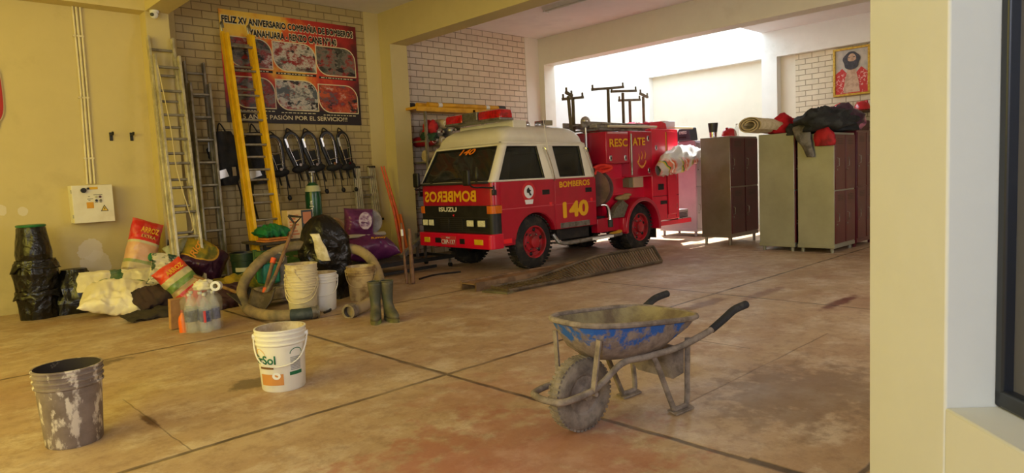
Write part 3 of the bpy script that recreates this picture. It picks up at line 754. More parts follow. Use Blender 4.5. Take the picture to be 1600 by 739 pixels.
tp(TB().use(mat('lavender_hood', S(190, 160, 176), rough=.4)).prism([(10.07, .56), (10.42, .56), (10.42, .8), (10.22, .92), (10.07, .86)], .03, (0, YN + .3, 0)), 'rear_shield', bev=.006)
# reel and hose in the gap behind the cab
mb = TB().use(UND).span((7.86, RBY + .35, .56), (8.1, YF - .2, 1.5)).span((7.84, RBY + .1, .5), (8.1, RBY + .35, .6)); tp(mb, 'reel_housing')
mb = TB().use(mat('brown_reel', S(112, 78, 66), S(84, 60, 50), 5, rough=.6))
mb.lathe([(.001, 0), (.27, 0), (.28, .012), (.27, .024), (.17, .03), (.17, .2), (.27, .205), (.28, .218), (.27, .23), (.001, .23)], (7.88, RBY + .16, 1.02), (.92, .38, 0), 36); hr = tp(mb, 'hose_reel')
tp(TB().use(mat('canvas_hose', S(150, 120, 96), S(120, 92, 74), 20, rough=.9)).tube([V(7.95, RBY + .2, 1.02) + V(.38, -.92, 0) * 0 + V(-.38 * math.cos(t) * .2, .92 * math.cos(t) * .2, .2 * math.sin(t)) for t in [2 * PI * k / 30 for k in range(30)]], .035, 8, closed=True), 'hose', parent=hr)
tp(TB().use(CHR).tube([(8.0, RBY + .1, .77), (8.08, RBY + .05, .76), (8.12, RBY + .04, .66), (8.13, RBY + .03, .52)], [.02, .022, .03, .035], 10, smooth=3), 'discharge_pipe')
tp(TB().use(mat('discharge_cap', S(40, 52, 46), rough=.5)).cyl((8.13, RBY + .03, .54), (8.135, RBY + .03, .43), .045, 12), 'discharge_cap')
mb = TB().use(mat('orange_red_hose', S(236, 62, 40), S(216, 44, 34), 9, rough=.6))
for k in range(5):
    mb.tube([(7.84, RBY + .08 + .02 * k, 1.33 - .014 * k), (8.0, RBY + .06 + .02 * k, 1.37 - .012 * k), (8.2, RBY + .03, 1.345), (8.17, RBY + .05 + .02 * k, 1.29), (7.95, RBY + .1, 1.25 + .01 * k), (7.84, RBY + .1, 1.25)], .022, 8, smooth=4)
tp(mb, 'booster_hose')
# ladder rack: five T posts with end pegs
IRON = mat('olive_iron', S(112, 100, 74), S(92, 84, 64), 8, rough=.5, metal=.2)
def tpost(px, py_top, x0, yl, x1, yr, yw, zb=1.9, hgt=None, lean=0):
    a, b2 = PY(x0, yl, yw), PY(x1, yr, yw); top = PY(px, py_top, yw)
    mid_ = a.lerp(b2, .5) if hgt is None else hgt
    mb = TB().use(IRON)
    mb.bar((top.x + lean, yw, zb), (top.x, yw, top.z), .036, .036, (0, 1, 0)); mb.bar(a, b2, .036, .04)
    dv = (b2 - a).normalized()
    for e, s_ in ((a, 1), (b2, -1)): mb.bar(e + dv * s_ * .015, e + dv * s_ * .015 + V(0, 0, .075), .022, .022)
    tp(mb, 'ladder_bracket')
tpost(950, 140, 925, 140, 974, 136, 6.9); tpost(973, 145, 955, 143, 994, 142, 7.15)
tpost(895, 153, 879, 155, 911, 152, 6.9); tpost(888, 150, 884, 144, 894, 150, 6.75, lean=.04)
tpost(984, 158, 967, 157, 1000, 156, 7.4); tpost(1005, 151, 1000, 146, 1012, 152, 7.3)
mb = TB().use(STEEL)
for y in (6.4, 7.66): mb.span((8.0, y - .02, 1.9), (10.1, y + .02, 1.93))
for x in (8.1, 8.7, 9.3, 9.9): mb.span((x - .02, 6.4, 1.9), (x + .02, 7.66, 1.93))
tp(mb, 'roof_rack')
tp(TB().use(mat('clear_lamp', S(190, 184, 176), rough=.15, metal=.5)).ball((8.02, 6.62, 2.05), .075).cyl((8.02, 6.62, 1.6), (8.02, 6.62, 1.99), .018), 'pole_lamp')
# loads lying on the truck
def ladder(mb, p0, p1, wv, rw=.035, rd=.07, n=10, m1=None, m2=None, off=.15):
    p0, p1, wv = V(p0), V(p1), V(wv); mb.use(m1 or STEEL)
    up = (p1 - p0).cross(wv)
    for s in (-.5, .5): mb.bar(p0 + wv * s, p1 + wv * s, rd, rw, wv)
    if m2: mb.use(m2)
    for i in range(n):
        q = p0.lerp(p1, (i + off) / n * 1.0); mb.cyl(q - wv * .5, q + wv * .5, .016, 8)
    return mb
ALU = mat('worn_aluminium', S(176, 172, 164), S(140, 134, 124), 8, rough=.4, metal=.7)
l1 = thing('roof_ladder', 'grey metal ladder lying flat on the fire truck roof', 'ladder', (9.0, 6.8, 1.935))
mb = MB(Matrix.Translation((-9.0, -6.8, -1.935)))
for s in (-.18, .18): mb.use(ALU).bar((7.86, 6.75 + s, 2.0), (10.2, 6.75 + s, 1.98), .03, .09)
mb.build('rail', parent=l1)
for k in range(9):
    MB(Matrix.Translation((-9.0, -6.8, -1.935))).use(ALU).cyl((7.95 + k * .26, 6.57, 1.995), (7.95 + k * .26, 6.93, 1.995), .014, 8).build('rung', parent=l1)
mb = MB(); mb.use(ALU).span((-.62, -.07, 0), (.62, .07, .05)); mb.span((-.55, -.09, .05), (.5, .09, .08))
o = mb.build('folded_steps', loc=(8.62, 6.46, 1.935), bev=.006); tag(o, 'flat grey folded metal steps beside the pole lamp on the truck roof', 'steps')
mb = MB().use(mat('cream_pole', S(226, 214, 176))).tube([(-1.1, 0, 0), (1.25, -.03, .01)], .022, 8)
o = mb.build('pole', loc=(9.35, 6.36, 1.96)); tag(o, 'long pale pole lying along the edge of the truck roof', 'pole')
PINK = mat('crumpled_red_cloth', S(206, 40, 70), S(176, 26, 50), 6, rough=.9)
def lumps(mb, c, s, seed, amp=.3, fr=6, seg=24, rings=14):
    P = []
    def fn(u, v):
        t, p = 2 * PI * u, max(.02, min(PI - .02, PI * v)); d = V(math.cos(t) * math.sin(p), math.sin(t) * math.sin(p), -math.cos(p))
        k = 1 + amp * fbm(d * fr * .3, 1, seed); return V(c) + V(d.x * s[0], d.y * s[1], d.z * s[2]) * k
    return grid(mb, fn, seg, rings, True)
for i, (x, y, z, s) in enumerate(((9.0, 7.2, 1.99, (.35, .16, .08)), (9.75, 6.7, 2.0, (.3, .16, .09)), (10.0, 7.2, 2.02, (.26, .2, .1)))):
    o = lumps(MB().use(PINK), (0, 0, 0), s, i + 3, .5).build('cloth', loc=(x, y, z)); tag(o, ['crumpled red cloth behind the ladder on the truck roof', 'red cloth heap at the rear near edge of the truck roof', 'red cloth heap at the rear far corner of the truck roof'][i], 'cloth', 'red cloths on the truck roof')
mb = MB().use(RED2); mb.prism([(-.14, 0), (.14, 0), (.1, .1), (-.04, .13)], .2); o = mb.build('wheel_chock', loc=(9.62, 6.5, 1.935), bev=.01); tag(o, 'small red wedge standing on the rear of the truck roof', 'wedge')
mb = MB().use(mat('white_crate', S(226, 220, 226), rough=.5)).span((-.16, -.1, 0), (.16, .1, .14)); o = mb.build('crate', loc=(9.88, 6.42, 1.935), bev=.01); tag(o, 'small white box at the rear edge of the truck roof', 'box')
# ================================================================= LOCKERS AND WHAT LIES ON THEM
LG = mat('olive_grey_locker_side', S(164, 164, 148), S(148, 148, 132), 2.2, .35, .7, rough=.35, metal=.35)
LS = mat('brushed_steel_locker', S(158, 150, 142), S(136, 128, 118), 2.2, .35, .7, rough=.3, metal=.75)
MAR = mat('maroon_locker_paint', S(92, 18, 34), S(78, 14, 28), 3, .4, .7, rough=.35, coat=.2)
LAV = mat('pale_grey_locker', S(176, 166, 176), S(164, 154, 166), 3, .4, .7, rough=.4)
def locker(label, x0, x1, y0, y1, ztop, side, front, ndoor=1, zfoot=.07, face='y', group='steel lockers'):
    cx, cy = (x0 + x1) / 2, (y0 + y1) / 2; hx, hy = (x1 - x0) / 2, (y1 - y0) / 2
    t = thing('locker', label, 'locker', (cx, cy, 0), 0, group)
    mb = MB().use(side).span((-hx, -hy, zfoot), (hx, hy, ztop)); mb.build('body', parent=t, bev=.006)
    MB().use(side).span((-hx - .006, -hy - .006, zfoot - .005), (hx + .006, hy + .006, zfoot + .045)).build('plinth', parent=t, bev=.004)
    for sx in (-1, 1):
        for sy in (-1, 1):
            MB().use(side).lathe([(.022, 0), (.028, zfoot)], (sx * (hx - .05), sy * (hy - .05), 0), (0, 0, 1), 8, True).build('leg', parent=t)
    w_ = 2 * hx / ndoor
    for k in range(ndoor):
        a = -hx + k * w_
        for z0, z1 in ((zfoot + .06, (ztop + zfoot) / 2 - .01), ((ztop + zfoot) / 2 + .01, ztop - .03)):
            d = MB().use(front).span((a + .012, -hy - .014, z0), (a + w_ - .012, -hy + .002, z1)).build('door', parent=t, bev=.004)
            hz = (z0 + z1) / 2
            MB().use(STEEL).tube([(a + .06, -hy - .014, hz - .06), (a + .06, -hy - .045, hz - .05), (a + .06, -hy - .045, hz + .05), (a + .06, -hy - .014, hz + .06)], .005, 6).build('handle', parent=d)
            mb = MB().use(BLACK)
            for q in range(4): mb.box((a + w_ / 2, -hy - .015, z1 - .06 - q * .022), (w_ * .5, .004, .006))
            mb.build('vent', parent=d)
            MB().use(STEEL).cyl((a + .06, -hy - .01, hz - .1), (a + .06, -hy - .024, hz - .1), .012, 10).build('lock', parent=d)
    return t
locker('olive steel locker under the rolled beige mat, its door side hidden', 9.53, 10.3, 4.08, 4.6, 1.70, LG, MAR, 2)
locker('olive steel locker with maroon doors under the black jacket heap', 9.53, 10.28, 3.53, 4.03, 1.66, LG, MAR, 2)
locker('maroon locker half hidden by the near wall edge', 10.36, 11.1, 3.53, 4.05, 1.70, MAR, MAR, 2)
locker('brushed steel locker with dark maroon front standing alone by the truck', 9.88, 10.8, 5.24, 5.76, 1.74, LS, MAR, 2, .13)
locker('pale grey locker behind the rear step of the fire truck', 10.97, 11.6, 6.5, 7.28, 1.76, LAV, LAV, 1, .1)

# rolled mat
mb = MB().use(mat('beige_felt_mat', S(206, 190, 150), S(190, 172, 130), 14, rough=.95, bmp=.4))
pts = []
for i in range(70):
    t = i / 69; a = t * 2 * PI * 2.6; r = .045 + .085 * t; pts.append((r * 1.55 * math.cos(a), r * .82 * math.sin(a)))
outer = pts + [((.026 + math.hypot(x / 1.55, y / .82)) / max(1e-5, math.hypot(x / 1.55, y / .82)) * x * .0 + x * (1 + .020 / max(.03, math.hypot(x, y))), y * (1 + .020 / max(.03, math.hypot(x, y)))) for x, y in pts[::-1]]
n_ = len(pts); vs = []; fs = []
for k in range(9):
    s = k / 8
    for j, (x, y) in enumerate(outer):
        vs.append(V(-.42 + .84 * s, x * (1 - .12 * s), y + .015 * fbm((x * 3, y * 3, s * 4), 1, 5) - .02 * s))
m_ = len(outer)
for k in range(8):
    for j in range(m_):
        a_, b_ = k * m_ + j, k * m_ + (j + 1) % m_; fs.append((a_, b_, b_ + m_, a_ + m_))
for k in (0, 8):
    for j in range(n_ - 1):
        a_ = k * m_ + j; b_ = k * m_ + j + 1; c_ = k * m_ + m_ - 2 - j; d_ = k * m_ + m_ - 1 - j
        fs.append((a_, b_, c_, d_))
mb.add(vs, fs)
o = mb.build('rolled_mat', loc=(9.62, 4.48, 1.825), ang=60); o.rotation_euler = (0, .02, -.25)
tag(o, 'rolled beige mat lying on the olive locker, its end overhanging', 'mat')
CLR = mat('red_cloth', S(190, 20, 34), S(160, 14, 26), 5, rough=.9)
def drape(name, label, cat, c, s, m, seed, amp=.35, fr=6, group=None, seg=36, rings=22, flat_z=None):
    mb = MB().use(m)
    def fn(u, v):
        t, p = 2 * PI * u, max(.02, min(PI - .02, PI * v)); d = V(math.cos(t) * math.sin(p), math.sin(t) * math.sin(p), -math.cos(p))
        k = 1 + amp * (fbm(d * fr * .3, 1, seed) + .35 * abs(nz(d * fr, 1, seed)))
        q = V(d.x * s[0] * k, d.y * s[1] * k, d.z * s[2] * k); q.z = max(q.z, -s[2] * .55); return q
    grid(mb, fn, seg, rings, True); o = mb.build(name, ang=180)
    o.location = c; return tag(o, label, cat, group)
drape('cloth', 'red cloth bundled behind the rolled beige mat', 'cloth', (9.86, 4.36, 1.80), (.3, .2, .17), CLR, 11)
BLKC = mat('black_jacket_cloth', S(34, 36, 36), S(52, 54, 52), 7, rough=.85)
drape('jacket', 'black jackets heaped on the locker nearest the wall', 'jacket', (9.86, 3.76, 1.80), (.48, .34, .21), BLKC, 21, .4, 8)
drape('bag', 'dark purple bag on top of the black jackets', 'bag', (10.3, 3.72, 1.86), (.42, .25, .2), mat('dark_purple_cloth', S(66, 32, 58), S(44, 22, 40), 4, rough=.5), 31, .3)
drape('bag', 'pink printed plastic bag behind the jackets near the wall edge', 'bag', (10.75, 3.8, 1.83), (.34, .22, .2), mat('pink_print_plastic', S(196, 120, 140), S(90, 50, 80), 9, rough=.3), 41, .3)
# grey sleeve hanging down the locker side
def ribbon(name, label, cat, pts, widths, wdir, m, th=.03, seed=3):
    pts = spline([V(p) for p in pts], 6); wdir = V(wdir); rings = []
    N = len(pts)
    for i, p in enumerate(pts):
        f = i / (N - 1) * (len(widths) - 1); k = min(len(widths) - 2, int(f)); w_ = widths[k] * (1 - f + k) + widths[k + 1] * (f - k)
        rings.append([p + wdir * (math.cos(t) * w_ / 2 * (1 + .15 * nz((i * .3, t, 0), 1, seed))) + V(-1, 0, .0) * (math.sin(t) * th * (1 + .5 * nz((i * .25, math.cos(t) * 2, 5), 1, seed))) for t in [2 * PI * k2 / 16 for k2 in range(16)]])
    o = MB().use(m).loft(rings).build(name, ang=180); return tag(o, label, cat) if label else o
ribbon('jacket_sleeve', 'grey cloth sleeve hanging down the front edge of the locker', 'sleeve', [(9.66, 3.98, 1.8), (9.52, 3.96, 1.77), (9.475, 3.93, 1.62), (9.48, 3.87, 1.48), (9.485, 3.83, 1.34)], [.2, .26, .22, .14, .1], (0, 1, 0), mat('grey_cloth', S(128, 122, 112), S(84, 80, 70), 6, rough=.95))
drape('helmet_bag', 'red padded bag hanging over the corner of the locker', 'bag', (9.46, 3.63, 1.57), (.05, .14, .16), mat('red_padded_cloth', S(176, 22, 30), S(128, 14, 22), 6, rough=.7), 51, .18)
drape('cloth', 'dark cloth edge folded over the locker beside the beige mat', 'cloth', (9.62, 4.1, 1.72), (.12, .12, .11), BLKC, 61, .3)
# helmets, caps and boxes
HEL = mat('red_helmet_shell', S(196, 20, 36), rough=.2, coat=.8)
def helmet(label, loc, rz=0, m=HEL, s=1.0, group='fire helmets'):
    t = thing('helmet', label, 'helmet', loc, rz, group)
    mb = MB().use(m).lathe([(.14 * s, 0), (.138 * s, .03 * s), (.125 * s, .09 * s), (.09 * s, .135 * s), (.045 * s, .155 * s), (.001, .16 * s)], (0, 0, .02 * s), (0, 0, 1), 24); mb.build('shell', parent=t)
    MB().use(m).lathe([(.14 * s, .01), (.175 * s, .008), (.19 * s, 0), (.178 * s, .002), (.14 * s, .003)], (0, 0, .012 * s), (0, 0, 1), 28).build('brim', parent=t)
    MB().use(m).bar((-.12 * s, 0, .10 * s), (.12 * s, 0, .10 * s), .03 * s, .16 * s).build('crest', parent=t, bev=.012)
    return t
sh = thing('display_shelf', 'dark wooden wall shelf under the framed portrait', 'shelf', (13.5, 4.6, 2.15))
MB().use(mat('brown_shelf', S(92, 58, 42), rough=.6)).span((-.18, -.6, 0), (.15, .45, .03)).build('board', parent=sh)
for y in (-.4, .3): MB().use(BLACK).prism([(0, 0), (.2, 0), (.2, -.16)], .02, (-.06, y, 0), (1, 0, 0), (0, 0, 1)).build('bracket', parent=sh)
helmet('red helmet on the wall shelf left of the portrait post', (13.42, 4.86, 2.18), .3); helmet('red helmet at the right end of the wall shelf', (13.42, 4.47, 2.18), 1.2)
ca = thing('cabinet', 'tall maroon cabinet against the far brick wall behind the lockers', 'cabinet', (13.35, 4.95, 0))
MB().use(MAR).span((-.25, -.55, .0), (.25, .55, 2.0)).build('body', parent=ca, bev=.01)
for y in (-.28, .28): MB().use(MAR).span((-.27, y - .26, .1), (-.25, y + .26, 1.97)).build('door', parent=ca, bev=.006)
helmet('red helmet on the far cabinet, left of the pair', (13.25, 5.25, 2.0)); helmet('red helmet on the far cabinet, right of the pair', (13.28, 4.86, 2.0), .5)
hp = thing('visor_cap', 'dark grey hood lettered on its front, on the pale grey locker', 'hood', (11.0, 6.62, 1.765))
GR = mat('slate_hood', S(58, 66, 78), rough=.5)
MB().use(GR).prism([(-.22, 0), (.17, 0), (.14, .24), (-.08, .22)], .25, (0, 0, 0), (0, -1, 0), (0, 0, 1)).build('shell', parent=hp, bev=.02)
text('BOMBEROS', (-.262, .06, .12), (0, -1, 0), (0, 0, 1), .15, .05, WHT, hp, depth=.003)
MB().use(BLACK).box((-.25, 0, .06), (.03, .14, .02)).build('vent', parent=hp)
bx = MB().use(mat('red_tray', S(200, 50, 70), rough=.5)).span((-.15, -.25, 0), (.15, .25, .07)).build('tray', loc=(11.2, 7.02, 1.765), bev=.01); tag(bx, 'flat red tray beside the dark hood on the pale grey locker', 'tray')
def tumbler(label, loc, m):
    t = thing('tumbler', label, 'cup', loc)
    MB().use(m).lathe([(.001, 0), (.055, 0), (.062, .08), (.078, .2), (.08, .235), (.07, .235), (.055, .02)], seg=24).build('cup', parent=t)
    MB().use(CHR).lathe([(.056, .0), (.0625, .08), (.063, .1), (.057, .002)], seg=24).build('steel_base', parent=t); return t
tumbler('dark grey tumbler on the steel locker beside the truck', (10.05, 5.62, 1.745), mat('dark_tumbler', S(52, 52, 54), rough=.3))
helmet('red helmet on the steel locker behind the tumbler', (10.45, 5.55, 1.745), 0, HEL, .9)
bt = thing('water_bottle', 'small clear bottle beside the tumbler on the steel locker', 'bottle', (10.3, 5.34, 1.745))
CLEAR, nt, b = new_mat('clear_plastic'); b.inputs['Base Color'].default_value = S(235, 240, 240); b.inputs['Alpha'].default_value = .2; b.inputs['Roughness'].default_value = .08; b.inputs['IOR'].default_value = 1.4
MB().use(CLEAR).lathe([(.001, 0), (.035, 0), (.037, .1), (.034, .13), (.014, .17), (.014, .19)], seg=16).build('bottle_body', parent=bt)
MB().use(WHT).cyl((0, 0, .185), (0, 0, .205), .016, 12).build('cap', parent=bt)
# framed portrait on the far wall, a plain generic figure
fr = thing('framed_portrait', 'gold framed portrait of a dark haired man in red on the far wall', 'picture', (13.66, 4.73, 2.52))
GF = mat('gilt_frame', S(212, 180, 80), S(190, 150, 60), 20, rough=.35, metal=.5)
pw, ph = .62, .86
mb = MB().use(GF)
for s in (-1, 1): mb.span((-.05, s * pw / 2 - .02, 0), (0, s * pw / 2 + .02, ph))
for z in (0, ph): mb.span((-.05, -pw / 2 - .02, z - .02), (0, pw / 2 + .02, z + .02))
mb.build('frame', parent=fr, bev=.006)
MB().use(mat('portrait_ground', S(196, 190, 180), S(170, 168, 164), 4, rough=.5)).span((-.02, -pw / 2, 0), (-.012, pw / 2, ph)).build('canvas', parent=fr)
MB().use(mat('portrait_robe', S(196, 50, 50), S(226, 180, 170), 22, .55, .6, rough=.6)).prism([(-.3, .02), (.3, .02), (.29, .4), (.17, .5), (.05, .36), (-.05, .36), (-.17, .5), (-.29, .4)], .004, (-.022, 0, 0), (0, -1, 0), (0, 0, 1)).build('robe', parent=fr)
SKN = mat('portrait_skin', S(206, 176, 150), S(180, 146, 122), 12)
MB().use(SKN).prism([(-.15, .04), (.15, .04), (.12, .28), (.06, .5), (-.06, .5), (-.12, .28)], .003, (-.0265, 0, 0), (0, -1, 0), (0, 0, 1)).build('figure', parent=fr)
HAIR = mat('portrait_hair', S(52, 54, 66), S(74, 74, 86), 16)
MB().use(HAIR).prism([(.15 * math.cos(t) * (1 + .1 * math.sin(5 * t)), .63 + .17 * math.sin(t)) for t in [2 * PI * k / 30 for k in range(30)]], .003, (-.0300, 0, 0), (0, -1, 0), (0, 0, 1)).build('hair', parent=fr)
MB().use(SKN).prism([(.075 * math.cos(t) + .01, .66 + .10 * math.sin(t)) for t in [2 * PI * k / 20 for k in range(20)]], .003, (-.0335, 0, 0), (0, -1, 0), (0, 0, 1)).build('face', parent=fr)
MB().use(HAIR).prism([(-.065, .64), (-.03, .615), (.04, .615), (.085, .64), (.07, .55), (.01, .50), (-.05, .55)], .003, (-.037, 0, 0), (0, -1, 0), (0, 0, 1)).build('beard', parent=fr)
MB().use(HAIR).prism([(-.055, .685), (-.02, .69), (-.02, .70), (-.055, .70)], .002, (-.037, 0, 0), (0, -1, 0), (0, 0, 1)).build('eyebrow', parent=fr)
MB().use(HAIR).prism([(.03, .69), (.065, .685), (.065, .70), (.03, .70)], .002, (-.037, 0, 0), (0, -1, 0), (0, 0, 1)).build('eyebrow', parent=fr)
# stuffed plastic bag hung on the truck flank
BAGM, nt, b = new_mat('printed_plastic_bag'); vec = coords(nt)
sp = nd(nt, 'ShaderNodeSeparateXYZ'); nt.links.new(vec, sp.inputs[0])
st = math_(nt, 'FRACT', math_(nt, 'MULTIPLY', math_(nt, 'ADD', math_(nt, 'MULTIPLY', sp.outputs[0], 1.0), math_(nt, 'MULTIPLY', sp.outputs[2], .6)), 2.6))
cr = nd(nt, 'ShaderNodeValToRGB'); cr.color_ramp.interpolation = 'CONSTANT'; e = cr.color_ramp.elements
e[0].color = S(206, 190, 178); e[0].position = 0; e[1].position = .34; e[1].color = S(214, 190, 60)
for pos, c in ((.42, S(70, 120, 70)), (.5, S(226, 120, 90)), (.72, S(236, 214, 200)), (.8, S(220, 110, 60)), (.9, S(226, 150, 140))):
    q = e.new(pos); q.color = c
nt.links.new(st, cr.inputs[0])
sun_top = nd(nt, 'ShaderNodeMapRange'); sun_top.inputs['From Min'].default_value = .02; sun_top.inputs['From Max'].default_value = .09; nt.links.new(math_(nt, 'ADD', sp.outputs[2], math_(nt, 'MULTIPLY', noise_fac(nt, vec, 16, .3, .7), .06)), sun_top.inputs[0])  # whitens the sack's upper part in colour, standing in for direct sun
nt.links.new(mixc(nt, sun_top.outputs[0], cr.outputs[0], S(236, 236, 232)), b.inputs['Base Color']); b.inputs['Roughness'].default_value = .35
mb = MB().use(BAGM)
def fn(u, v):
    t = 2 * PI * u; x = -.70 + 1.32 * v; e_ = math.sin(PI * min(1, max(0, v * .93 + .05))) ** .55
    h = (.22 - .03 * v) * e_; zc = -.10 + .22 * v ** .8 + (.0 if v > .15 else -.05)
    k = 1 + .3 * fbm((x * 3.5, math.cos(t) * 1.2, math.sin(t) * 1.2), 1.6, 4)
    return V(x, math.sin(t) * .15 * e_ * k, zc + math.cos(t) * h * k)
grid(mb, fn, 30, 30, True); o = mb.build('plastic_sack', loc=(9.84, YN - .18, 1.40), ang=180)
tag(o, 'stuffed printed plastic sack hanging on the flank of the fire truck', 'sack')
# tube light on the ceiling
lt = thing('tube_light', 'unlit white fluorescent tube fixture under the middle ceiling', 'ceiling light', (8.2, 6.9, 3.95))
MB().use(WHT).prism([(-.09, 0), (.09, 0), (.06, -.05), (-.06, -.05)], 1.25, (0, .62, 0), (1, 0, 0), (0, 0, 1)).build('housing', parent=lt)
MB().use(mat('tube_glass', S(240, 240, 238), rough=.3)).cyl((-.03, -.58, -.065), (-.03, .58, -.065), .016).build('tube', parent=lt)
MB().use(WHT).box((0, -.61, -.05), (.12, .03, .05)).build('end_cap', parent=lt); MB().use(WHT).box((0, .61, -.05), (.12, .03, .05)).build('end_cap', parent=lt)

# ================================================================= TWISTED STEEL GRATING AND BOARD
GRT = mat('rusty_grating_steel', S(110, 94, 72), S(80, 68, 54), 6, rough=.6, metal=.4)
gt = thing('steel_grating', 'long slatted steel ramp lying twisted on the floor beside the truck', 'ramp', (6.3, 5.2, 0))
GX0, GX1, GW = -1.38, 1.36, .27
def gpt(s, w_):
    x = GX0 + (GX1 - GX0) * s + .1 * w_ * s; th = math.radians(4 + 38 * min(1, max(0, (s - .2) / .4)) ** 1.2)
    y = .02 - .14 * s
    return V(x, y + w_ * GW * math.cos(th), .02 + w_ * GW * math.sin(th) + .008)
for w_ in (0, 1):
    MB().use(GRT).tube([gpt(k / 24, w_) for k in range(25)], .016, 6, squash=(1, 1.4)).build('side_rail', parent=gt)
for k in range(56):
    s = (k + .5) / 56; a, b_ = gpt(s, 0), gpt(s, 1); MB().use(GRT).bar(a, b_, .016, .012, V(1, 0, 0).cross((b_ - a).normalized())).build('slat', parent=gt)
MB().use(GRT).bar(gpt(1, 0), gpt(1, 1), .02, .035).build('end_bar', parent=gt); MB().use(GRT).bar(gpt(0, 0), gpt(0, 1), .02, .035).build('end_bar', parent=gt)
bd = thing('steel_plate_ramp', 'flat brown steel channel lying behind the slatted ramp', 'ramp', (5.75, 5.72, 0), -.03)
RST = mat('brown_steel_plate', S(146, 116, 84), S(110, 86, 62), 5, rough=.6, metal=.2)
MB().use(RST).span((-.95, -.13, .07), (1.0, .13, .085)).build('plate', parent=bd)
for y in (-.13, .13): MB().use(RST).span((-.95, y - .012, 0), (1.0, y + .012, .1)).build('flange', parent=bd)
o = MB().use(mat('dull_green_sheet', S(112, 104, 74), S(90, 82, 58), 6, rough=.6)).box((0, 0, .012), (.3, .34, .02)).build('steel_sheet', loc=(4.98, 5.38, 0)); o.rotation_euler = (0, 0, .2)
tag(o, 'small flat steel sheet at the left tip of the ramp', 'sheet')

# ================================================================= WHEELBARROW
WBP, nt, b = new_mat('blue_paint_under_cement'); vec = coords(nt)
sp = nd(nt, 'ShaderNodeSeparateXYZ'); nt.links.new(vec, sp.inputs[0])
f = noise_fac(nt, vec, 9, 0, 1, 8, .68)
hgt = nd(nt, 'ShaderNodeMapRange'); hgt.inputs['From Min'].default_value = .36; hgt.inputs['From Max'].default_value = .52; hgt.inputs['To Min'].default_value = .18; hgt.inputs['To Max'].default_value = -.05
nt.links.new(sp.outputs[2], hgt.inputs[0])
dirt = nd(nt, 'ShaderNodeMapRange'); dirt.inputs['From Min'].default_value = .47; dirt.inputs['From Max'].default_value = .55
nt.links.new(math_(nt, 'ADD', f, hgt.outputs[0]), dirt.inputs[0])
cem = mixc(nt, noise_fac(nt, vec, 22, .35, .65, 6), S(156, 140, 126), S(120, 106, 96))
nt.links.new(mixc(nt, dirt.outputs[0], S(40, 96, 176), cem), b.inputs['Base Color']); b.inputs['Roughness'].default_value = .75
bump(nt, b, math_(nt, 'ADD', dirt.outputs[0], noise_fac(nt, vec, 40, .2, .8)), .5, .006)
CEM = mat('cement_crust', S(150, 136, 120), S(112, 100, 88), 14, .4, .62, rough=.9, bmp=.5, bscale=50)
CEMY = mat('dried_mortar_inside', S(150, 138, 100), S(112, 96, 74), 8, .4, .65, rough=.95, bmp=.6, bscale=40)
TIR = mat('cement_coated_tyre', S(140, 128, 112), S(104, 94, 82), 16, .4, .65, rough=.95, bmp=.4, bscale=50)
wb = thing('wheelbarrow', 'blue builder wheelbarrow crusted with grey cement on the open floor', 'wheelbarrow', (2.43, 2.10, 0), -.11)
def tray_ring(z, x0, x1, hw0, hw1, n=44, p=3.2):
    out = []
    for k in range(n):
        t = 2 * PI * k / n; c, s = math.cos(t), math.sin(t)
        ex = abs(c) ** (2 / p) * (1 if c >= 0 else -1); ey = abs(s) ** (2 / p) * (1 if s >= 0 else -1)
        x = (x0 + x1) / 2 + ex * (x1 - x0) / 2; f_ = (x - x0) / (x1 - x0); hw = hw0 + (hw1 - hw0) * f_
        zz = z if not callable(z) else z(f_)
        out.append(V(x, ey * hw, zz))
    return out
rimz = lambda f_: .545 - .07 * f_
L_ = [(.50, .34, .34, .08, .46, .13, .17), ]
rings = [tray_ring(.335, .12, .46, .10, .15, p=2.6), tray_ring(lambda f_: .345, .07, .50, .13, .185, p=2.8), tray_ring(lambda f_: .40 - .0 * f_, .0, .57, .17, .225), tray_ring(lambda f_: .475 - .04 * f_, -.05, .66, .195, .25), tray_ring(rimz, -.085, .725, .21, .265)]
mb = MB().use(WBP); mb.loft(rings, True, False); mb.add(rings[0], [tuple(range(len(rings[0])))[::-1]])
tr = mb.build('tray', parent=wb)
mb = MB().use(CEMY); inn = [[p + V(0, 0, .012) + (V(.3, 0, 0) - V(p.x, p.y, 0)) * .03 for p in r] for r in rings]
mb.loft(inn, True, False); mb.add(inn[0], [tuple(range(len(inn[0])))]); mb.build('tray_lining', parent=tr)
MB().use(CEM).tube([p + V(0, 0, .004) for p in rings[-1]], .014, 8, closed=True).build('rolled_rim', parent=tr)
WR = .182
wh = MB().use(TIR).lathe([(.10, -.035), (.135, -.045), (.165, -.04), (.178, -.026), (WR, 0), (.178, .026), (.165, .04), (.135, .045), (.10, .035)], (0, 0, WR), (0, 1, 0), 48).build('wheel', parent=wb)
mb = MB().use(TIR)
for k in range(44):
    for q, off in ((-.018, 0), (.018, .5)):
        a = 2 * PI * (k + off) / 44; mb.box((WR * .965 * math.cos(a), q, WR + WR * .965 * math.sin(a)), (.014, .030, .014), (0, -a, 0))
mb.build('tread', parent=wh)
mb = MB().use(CEM).lathe([(.112, -.036), (.10, -.03), (.09, -.022), (.03, -.028), (.026, -.06), (.001, -.062)], (0, 0, WR), (0, 1, 0), 32)
mb.lathe([(.112, .036), (.10, .03), (.09, .022), (.03, .028), (.026, .06), (.001, .062)], (0, 0, WR), (0, 1, 0), 32); mb.build('hub', parent=wh)
